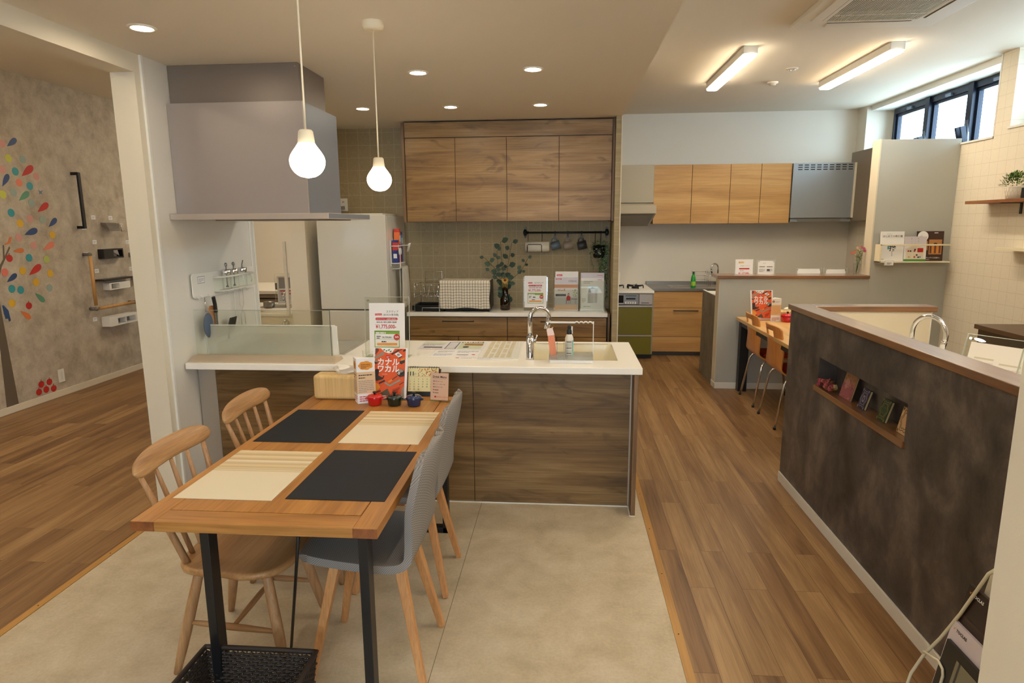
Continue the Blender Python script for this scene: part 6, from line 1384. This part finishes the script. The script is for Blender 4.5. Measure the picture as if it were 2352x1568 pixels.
brochure('magazine', 'pale magazine with doll house cover in the middle of the wall shelf', 3.215, 6.222, 1.256, .195, .225, mg2, .012, 4, 0, 'magazines on the wall shelf', 'magazine')
brochure('magazine', 'dark brown magazine with cutlery tray cover on the right of the wall shelf', 3.36, 6.255, 1.256, .235, .272, mg3, .010, 4, 0, 'magazines on the wall shelf', 'magazine', mat('cover_choco', (62, 34, 26), .4))
b = B(); b.box(2.94, 3.02, 6.192, 6.199, 1.218, 1.262, paper); pg = Page(b, (2.94, 6.192, 1.218), (1, 0, 0), (0, 0, 1)); pg.outline(0, 0, .08, .044, .0018, greyi).greek(.02, .012, .06, .032, 2, ink); tag(b.obj('name_card'), 'tiny framed card clipped to the magazine shelf front', 'card')
# right wall shelf with succulent
t = thing('wall_shelf', 'brown wooden wall shelf on black brackets on the tiled right wall', 'shelf', (XR, 5.5, 1.77))
B().box(XR-.19, XR, 5.02, 5.83, 1.757, 1.782, wood('shelf_walnut', (110, 64, 32), (142, 88, 48), (164, 108, 64), 'Y', 1.3)).obj('board', t, bevel=.002)
for y in (5.42, 5.10): B().box(XR-.16, XR, y-.012, y+.012, 1.752, 1.757, black).box(XR-.008, XR, y-.012, y+.012, 1.67, 1.757, black).obj('bracket', t)
t = thing('potted_succulent', 'bushy green plant in a white patterned pot on the wooden wall shelf', 'potted plant', (3.46, 5.36, 1.783))
px_, py_ = 3.46, 5.37
wp = mat('pot_white', (226, 214, 196), .4); b = B(); b.lathe([(.0001, 1.784), (.050, 1.784), (.054, 1.79), (.066, 1.875), (.062, 1.875), (.055, 1.86), (.0001, 1.86)], wp, (px_, py_, 0), 32)
for i in range(16):
    a = 2*PI*i/16
    for s in (-1, 1): b.tube([(px_+(.0535+.0135*f)*math.cos(a+s*f*.5), py_+(.0535+.0135*f)*math.sin(a+s*f*.5), 1.79+.082*f) for f in (0, .33, .66, 1)], .0014, wp, 4)
b.obj('pot', t)
b = B(); random.seed(31); gs = [mat('bush_dark', (40, 70, 28), .6), mat('bush_mid', (78, 112, 44), .6), mat('bush_light', (150, 176, 96), .6)]
for i in range(420):
    a = random.uniform(0, 2*PI); e = random.uniform(.05, 1.0); r = .085*random.uniform(.55, 1.05)
    d = Vector((math.cos(a)*math.cos(e*PI/2), math.sin(a)*math.cos(e*PI/2), math.sin(e*PI/2))); p = Vector((px_, py_, 1.875))+Vector((d.x*r*1.15, d.y*r*1.15, d.z*r*1.25))
    b.leaf(p, d+Vector((random.uniform(-.5, .5), random.uniform(-.5, .5), random.uniform(-.3, .5))), (0, 0, 1), random.uniform(.014, .024), .010, random.choice(gs))
b.obj('foliage', t)
b = B(); b.box(3.42, 3.43, 5.14, 5.235, 1.783, 1.86, blackp); tag(b.obj('picture_frame'), 'dark frame edge on the wooden wall shelf at the picture border', 'frame')
b = B(); b.box(XR-.14, XR, 4.9, 5.45, 1.39, 1.41, ws); tag(b.obj('lower_shelf'), 'thin cream shelf end on the tiled wall at the picture border', 'shelf')
# dark desk against the right wall
t = thing('dark_cabinet', 'dark brown cabinet top against the tiled right wall', 'cabinet', (3.2, 3.8, 0))
B().box(2.80, XR-.002, 3.0, 4.575, .895, .925, mat('dark_top', (84, 62, 46), .35)).obj('top', t, bevel=.002)
B().box(2.815, XR-.002, 3.01, 4.55, 0, .893, darkcab).obj('body', t)
# sink counter behind the slate wall
t = thing('sink_counter', 'white sink counter hidden behind the dark slate wall', 'counter', (1.85, 2.9, 0))
B().box(1.49, 2.12, 1.6, 3.87, .81, .85, counter).obj('top', t, bevel=.002)
B().box(1.50, 2.10, 1.6, 3.86, 0, .81, white).obj('body', t)
gooseneck('tap', 'large chrome arched tap rising behind the dark slate wall', 1.905, 3.63, .85, .27, .185, .020, (.45, -.893), .01)
gooseneck('tap', 'small chrome filter tap rising behind the dark slate wall', 1.985, 3.42, .85, .22, .10, .014, (.3, -.95), .01, lever=False) if False else None
def pg_r(p, w, h): p.layer().rect(w*.12, h*.62, w*.45, h*.66, mat('print_khaki_pale', (206, 202, 190), .5)).rect(w*.55, h*.55, w*.9, h*.59, mat('print_khaki_pale', (206, 202, 190), .5)).greek(w*.12, h*.42, w*.45, h*.58, 4, lil).greek(w*.55, h*.34, w*.9, h*.50, 4, lil)
acrylic_sign('acrylic_sign', 'big acrylic plan sign tilted behind the dark slate wall beside the tap', 1.96, 3.04, .85, .30, .245, .25, .20, .01, pg_r, 16, -58, .01)
acrylic_sign('acrylic_sign', 'acrylic sign at the right picture border behind the dark slate wall', 1.96, 2.66, .85, .30, .245, .25, .20, .01, pg_r, 16, -58, .01)
# ------------------------------------------------------------------ counter table with plywood chairs
t = thing('counter_table', 'maple topped counter table with black legs against the low grey half wall', 'table', (2.1, 5.5, 0))
B().box(1.66, 2.55, 4.75, 6.295, .69, .72, maple).obj('top', t, bevel=.002)
for x, y in ((1.70, 6.24), (2.5, 6.24), (1.70, 4.8), (2.5, 4.8)): B().box(x-.012, x+.07, y-.04, y+.04, 0, .69, black).obj('leg', t, bevel=.002)
B().box(1.69, 1.72, 4.80, 6.24, .64, .69, black).obj('apron', t)
def ply_chair():
    t = thing('plywood_chair', 'orange plywood chair with chrome legs, further one at the maple table', 'chair', (0, 0, 0), 'plywood chairs at the maple table')
    # shell: seat towards +X, back at -X
    prof = [(.20, .435), (.17, .442), (.0, .43), (-.10, .428), (-.155, .44), (-.185, .475), (-.20, .54), (-.212, .62), (-.222, .70), (-.235, .78), (-.243, .815)]
    def P(i): return Vector(prof[max(0, min(len(prof)-1, i))])
    def cr(f):
        i = int(f); g = f-i; a, b_, c, d = P(i-1), P(i), P(i+1), P(i+2)
        return .5*((2*b_)+(-a+c)*g+(2*a-5*b_+4*c-d)*g*g+(-a+3*b_-3*c+d)*g**3)
    def f(u, v):
        q = cr(v*(len(prof)-1)*.9999); w = -1+2*u; hw = .195 if v < .93 else .195-.02*(v-.93)/.07
        if v > .93: pass
        bk = max(0, min(1, (v-.5)/.2)); return (q.x+.035*bk*w*w, hw*w, q.y-.012*max(0, (v-.9))*10*w**4)
    b = B(); nu, nv = 20, 44; vs = [f(i/nu, j/nv) for j in range(nv+1) for i in range(nu+1)]; fs = []
    for j in range(nv):
        for i in range(nu):
            if 36 <= j < 39 and 6 <= i < 14: continue      # hand hole
            fs.append((j*(nu+1)+i, j*(nu+1)+i+1, (j+1)*(nu+1)+i+1, (j+1)*(nu+1)+i))
    b.add(vs, fs, plywood, True); b.obj('shell', t, solid=.011)
    b = B(); b.prism(rrect(-.13, -.165, .175, .165, .06), 'Z', .440, .465, mat('seat_red', (176, 54, 22), .7)); b.obj('seat_pad', t, bevel=.008, seg=3)
    for s in (-1, 1):
        B().tube([(-.215, s*.215, .0), (-.155, s*.19, .36), (-.13, s*.18, .405), (-.07, s*.165, .418), (.06, s*.165, .418), (.115, s*.18, .405), (.14, s*.19, .36), (.20, s*.215, .0)], .0095, chrome, 10).obj('leg_frame', t)
        for x in (-.215, .20): B().cyl((x, s*.215, 0), (x-.002 if x < 0 else x, s*.214, .02), .012, blackp, n=10).obj('foot_cap', t)
    B().cyl((-.04, -.165, .415), (-.04, .165, .415), .008, chrome).obj('cross_tube', t)
    return t
pc = ply_chair(); pc.location = (1.895, 5.865, 0)
pc2 = copy_tree(pc); pc2.location = (1.885, 5.235, 0); pc2['label'] = 'orange plywood chair with chrome legs, nearer one at the maple table'
easel(1.85, 6.09, TZ, .19, 'small black wire easel under the orange catalogue on the maple table')
brochure('catalogue', 'orange catalogue with big white lettering standing on the maple table', 1.84, 6.07, TZ+.006, .21, .275, cov_catalog, .007, 13, 6, None, 'catalogue')
b = B(); b.prism([(1.885, 5.98), (1.975, 5.99), (1.93, 6.05)], 'Z', TZ+.001, TZ+.215, paper); pg = Page(b, (1.885, 5.98, TZ), (.09, .01, 0), (0, 0, 1))
pg.rect(0, .06, .09, .155, bis).layer().poly(ell(.018, .185, .011, .011, 14), brown_t).layer().poly(ell(.018, .183, .006, .006, 12), skinp).greek(.035, .178, .08, .19, 2, greyi).greek(.01, .07, .08, .145, 7, orangei).greek(.01, .012, .08, .045, 3, redi)
tag(b.obj('table_card'), 'folded paper table card between the catalogue and the red pot', 'table card')
t = thing('tissue_box', 'wooden tissue box behind the red pot on the maple table', 'tissue box', (2.12, 6.15, TZ))
B().box(2.0, 2.26, 6.09, 6.21, TZ+.001, TZ+.085, palewood).obj('box', t, bevel=.012, seg=3)
B().ball((2.12, 6.15, TZ+.095), (.07, .03, .022), mat('tissue', (236, 230, 216), .9)).obj('tissue', t)
t = thing('red_pot', 'round red enamel pot on the maple table', 'pot', (2.03, 5.98, TZ)); z = TZ; x, y, r = 2.035, 5.98, .058
er = MATS['enamel_red']
B().lathe([(.0001, z+.001), (r*.84, z+.001), (r*.9, z+.005), (r, z+.055), (.0001, z+.055)], er, (x, y, 0), 32).obj('body', t)
B().lathe([(r*1.04, z+.055), (r*1.04, z+.061), (r*.8, z+.072), (r*.3, z+.078), (.0001, z+.078)], er, (x, y, 0), 32).obj('lid', t)
B().lathe([(.0001, z+.077), (.007, z+.077), (.006, z+.084), (.012, z+.089), (.009, z+.096), (.0001, z+.097)], blackp, (x, y, 0), 20).obj('knob', t)
# ------------------------------------------------------------------ niche treasures
NX = dx0+.03; NZ = nz0+.03
def tile_book(name, label, y, w, h, m, fn, lean=16, turn=0, th=.014, x=None):
    b = B(); b.M = Matrix.Translation((x or NX, y, NZ+.0005)) @ Matrix.Rotation(math.radians(-90+turn), 4, 'Z') @ Matrix.Rotation(math.radians(-lean), 4, 'X')
    b.box(-w/2, w/2, 0, th, .001, h, m); b.box(-w/2+.003, w/2+.0004, .003, th-.003, .003, h-.003, mat('page_edge', (196, 176, 130), .6)); pg = Page(b, (-w/2, 0, .001), (1, 0, 0), (0, 0, 1), .0003); fn(pg, w, h)
    return tag(b.obj(name), label, 'ornament')
def flor(c1, c2, c3):
    def fn(p, w, h):
        p.layer()
        for s in (.40, .30): 
            pts = [(w/2+w*s*(1+.12*math.cos(6*a))*math.cos(a), h/2+h*s*(1+.12*math.cos(6*a))*math.sin(a)) for a in [2*PI*i/48 for i in range(48)]]
            for i in range(48): p.line(*pts[i], *pts[(i+1) % 48], w*.035, c1)
        p.layer().poly(ell(w/2, h/2, w*.16, h*.18), c2).layer().poly(ell(w/2, h/2, w*.08, h*.10), c3)
        for a, c in ((.1, .08), (.9, .08), (.1, .92), (.9, .92)):
            for k in range(6): t_ = 2*PI*k/6; p.line(w*a, h*c, w*(a+.10*math.cos(t_)), h*(c+.08*math.sin(t_)), w*.03, c1)
    return fn
lv, nv_, gr_, bg_ = mat('ornament_lavender', (150, 140, 160), .5), mat('ornament_navy', (30, 28, 52), .5), mat('ornament_green', (30, 50, 34), .4), mat('ornament_beige', (200, 166, 120), .6)
pinkp = mat('ornament_rose', (150, 84, 88), .6)
def rose_card(p, w, h):
    p.layer().poly([(0, 0), (w, 0), (w, h*.6), (w*.5, h*.7), (0, h*.55)], pinkp).layer().poly(ell(w*.35, h*.58, w*.2, h*.2), mat('ornament_pink', (176, 120, 116), .6)); random.seed(17)
    for k in range(60): a, c = random.uniform(.05, .95), random.uniform(.05, .9); p.poly(ell(w*a, h*c, w*.03, h*.03, 8), random.choice([pinkp, brown_t, mat('ornament_plum', (110, 66, 90), .6), brn]))
tile_book('flower_card', 'square rose patterned board at the left of the niche', 3.235, .125, .128, mat('ornament_tan', (150, 110, 72), .6), rose_card, 14, 0, .008)
tile_book('ornament_tile', 'dark navy patterned tile in the niche', 3.06, .068, .098, nv_, flor(lv, lv, nv_), 16)
tile_book('ornament_tile', 'dark green patterned tile in the niche', 2.865, .074, .102, gr_, flor(mat('ornament_gold', (130, 124, 60), .4), mat('ornament_mid_green', (56, 82, 48), .4), gr_), 16)
tile_book('ornament_tile', 'beige carved tile at the right end of the niche', 2.68, .084, .112, bg_, flor(mat('ornament_brown', (90, 56, 34), .6), mat('ornament_peach', (206, 156, 120), .6), bg_), 12)
b = B(); random.seed(41)
for k in range(46):
    y = random.uniform(3.34, 3.50); c = (dx0+.01+random.uniform(-.02, .03), y, NZ+.008+random.uniform(0, .030)*(1-abs(y-3.43)*6)+.006)
    m = random.choice([mat('dried_pink', (164, 70, 84), .8), mat('dried_rose', (184, 100, 96), .8), mat('dried_brown', (112, 66, 38), .8)])
    b.ball(c, random.uniform(.006, .012), m, 7, 5)
    for j in range(4): a = random.uniform(0, 2*PI); b.leaf(c, (math.cos(a), math.sin(a), random.uniform(0, 1)), (0, 0, 1), .016, .009, m)
b.ball((NX, 3.345, NZ+.028), (.012, .010, .016), mat('dried_pod', (150, 130, 84), .7))
for k in range(20): a = random.uniform(0, 2*PI); b.leaf((NX-.02, 3.33, NZ+.012), (math.cos(a), math.sin(a), random.uniform(-.1, 1)), (0, 0, 1), .03, .007, mat('dried_straw', (130, 92, 44), .8))
tag(b.obj('dried_flowers'), 'bunch of dried pink flowers at the left end of the niche', 'dried flowers')
# ------------------------------------------------------------------ magazine stand at the near right
wi = mat('wire_cream', (206, 200, 176), .4)
t = thing('magazine_stand', 'white wire brochure stand at the lower right edge by the slate wall', 'magazine rack', (1.05, 1.5, 0))
b = B()
for dy in (0, -.26):
    b.tube([(1.02, 1.43+dy, .86), (1.0, 1.468+dy, .802), (.985, 1.524+dy, .66), (.970, 1.563+dy, .566), (.960, 1.608+dy, .482), (.950, 1.634+dy, .409), (.945, 1.636+dy, .375), (.945, 1.63+dy, .0)], .0042, wi, 8)
    b.tube([(1.02, 1.43+dy, .86), (1.16, 1.45+dy, .0)], .0042, wi, 8)
b.tube([(.955, 1.60, .50), (.955, 1.535, .521), (.953, 1.512, .515), (.952, 1.506, .50), (.950, 1.515, .44), (.945, 1.53, .30)], .0036, wi, 8)
for z, x in ((.05, .945), (.30, .945), (.36, .946)): b.tube([(x, 1.632, z), (x, 1.372, z)], .0035, wi, 8)
b.tube([(1.02, 1.43, .86), (1.02, 1.17, .86)], .0042, wi, 8).tube([(1.155, 1.45, .05), (1.155, 1.19, .05)], .0035, wi, 8)
b.obj('frame', t)
def broch(name, label, cs, m, fn, base=None):
    """cs: lower-left, lower-right, upper-left points of the cover"""
    o, r, u = Vector(cs[0]), Vector(cs[1])-Vector(cs[0]), Vector(cs[2])-Vector(cs[0]); w, h = r.length, u.length; rn, un = r.normalized(), u.normalized(); n = rn.cross(un).normalized()
    b = B(); d = n*-.008; v = [o, o+r, o+r+u, o+u]; b.add([tuple(q) for q in v]+[tuple(q+d) for q in v], [(0, 1, 2, 3), (7, 6, 5, 4), (0, 4, 5, 1), (1, 5, 6, 2), (2, 6, 7, 3), (3, 7, 4, 0)], m)
    pg = Page(b, o, rn, un, .0004); fn(pg, w, h); return tag(b.obj(name), label, 'brochure', 'brochures in the wire stand')
def toc(dark):
    def fn(p, w, h):
        c = paper if dark else ink
        p.layer().txt('TOCLAS', w*.105, h*.925, w*.052, c, 'L', .03); p.poly([(w*.045, h*.95), (w*.06, h*.925), (w*.095, h*.965), (w*.062, h*.938)], orangei)
        if dark:
            for k in range(9): p.rect(0, h*(.06+k*.08), w*(.9), h*(.085+k*.08), mat('cover_brown_%d' % (k % 3), ((92, 66, 58), (76, 52, 46), (60, 42, 38))[k % 3], .3))
    return fn
broch('brochure', 'dark brown brochure in the wire stand with small white lettering', ((.966, 1.560, .45), (.966, 1.350, .45), (1.0, 1.526, .743)), mat('cover_espresso', (44, 30, 28), .3), toc(True))
broch('brochure', 'lilac white brochure in the wire stand with small black lettering', ((.948, 1.566, .34), (.948, 1.356, .34), (.98, 1.538, .639)), mat('cover_pale_lilac', (206, 196, 204), .4), toc(False))
broch('brochure', 'black and grey brochure lowest in the wire stand', ((.932, 1.558, .28), (.932, 1.348, .28), (.965, 1.528, .59)), blackp, lambda p, w, h: p.layer().rect(w*.25, 0, w, h*.92, mat('cover_khaki', (120, 116, 96), .2)).layer().rect(w*.30, 0, w*.33, h*.92, dkg))
broch('brochure', 'brochure with brown and white cover at the top of the wire stand', ((.99, 1.515, .52), (.99, 1.305, .52), (1.018, 1.485, .80)), mat('cover_cream', (196, 190, 170), .4), lambda p, w, h: p.layer().rect(w*.55, 0, w, h, brown_t))
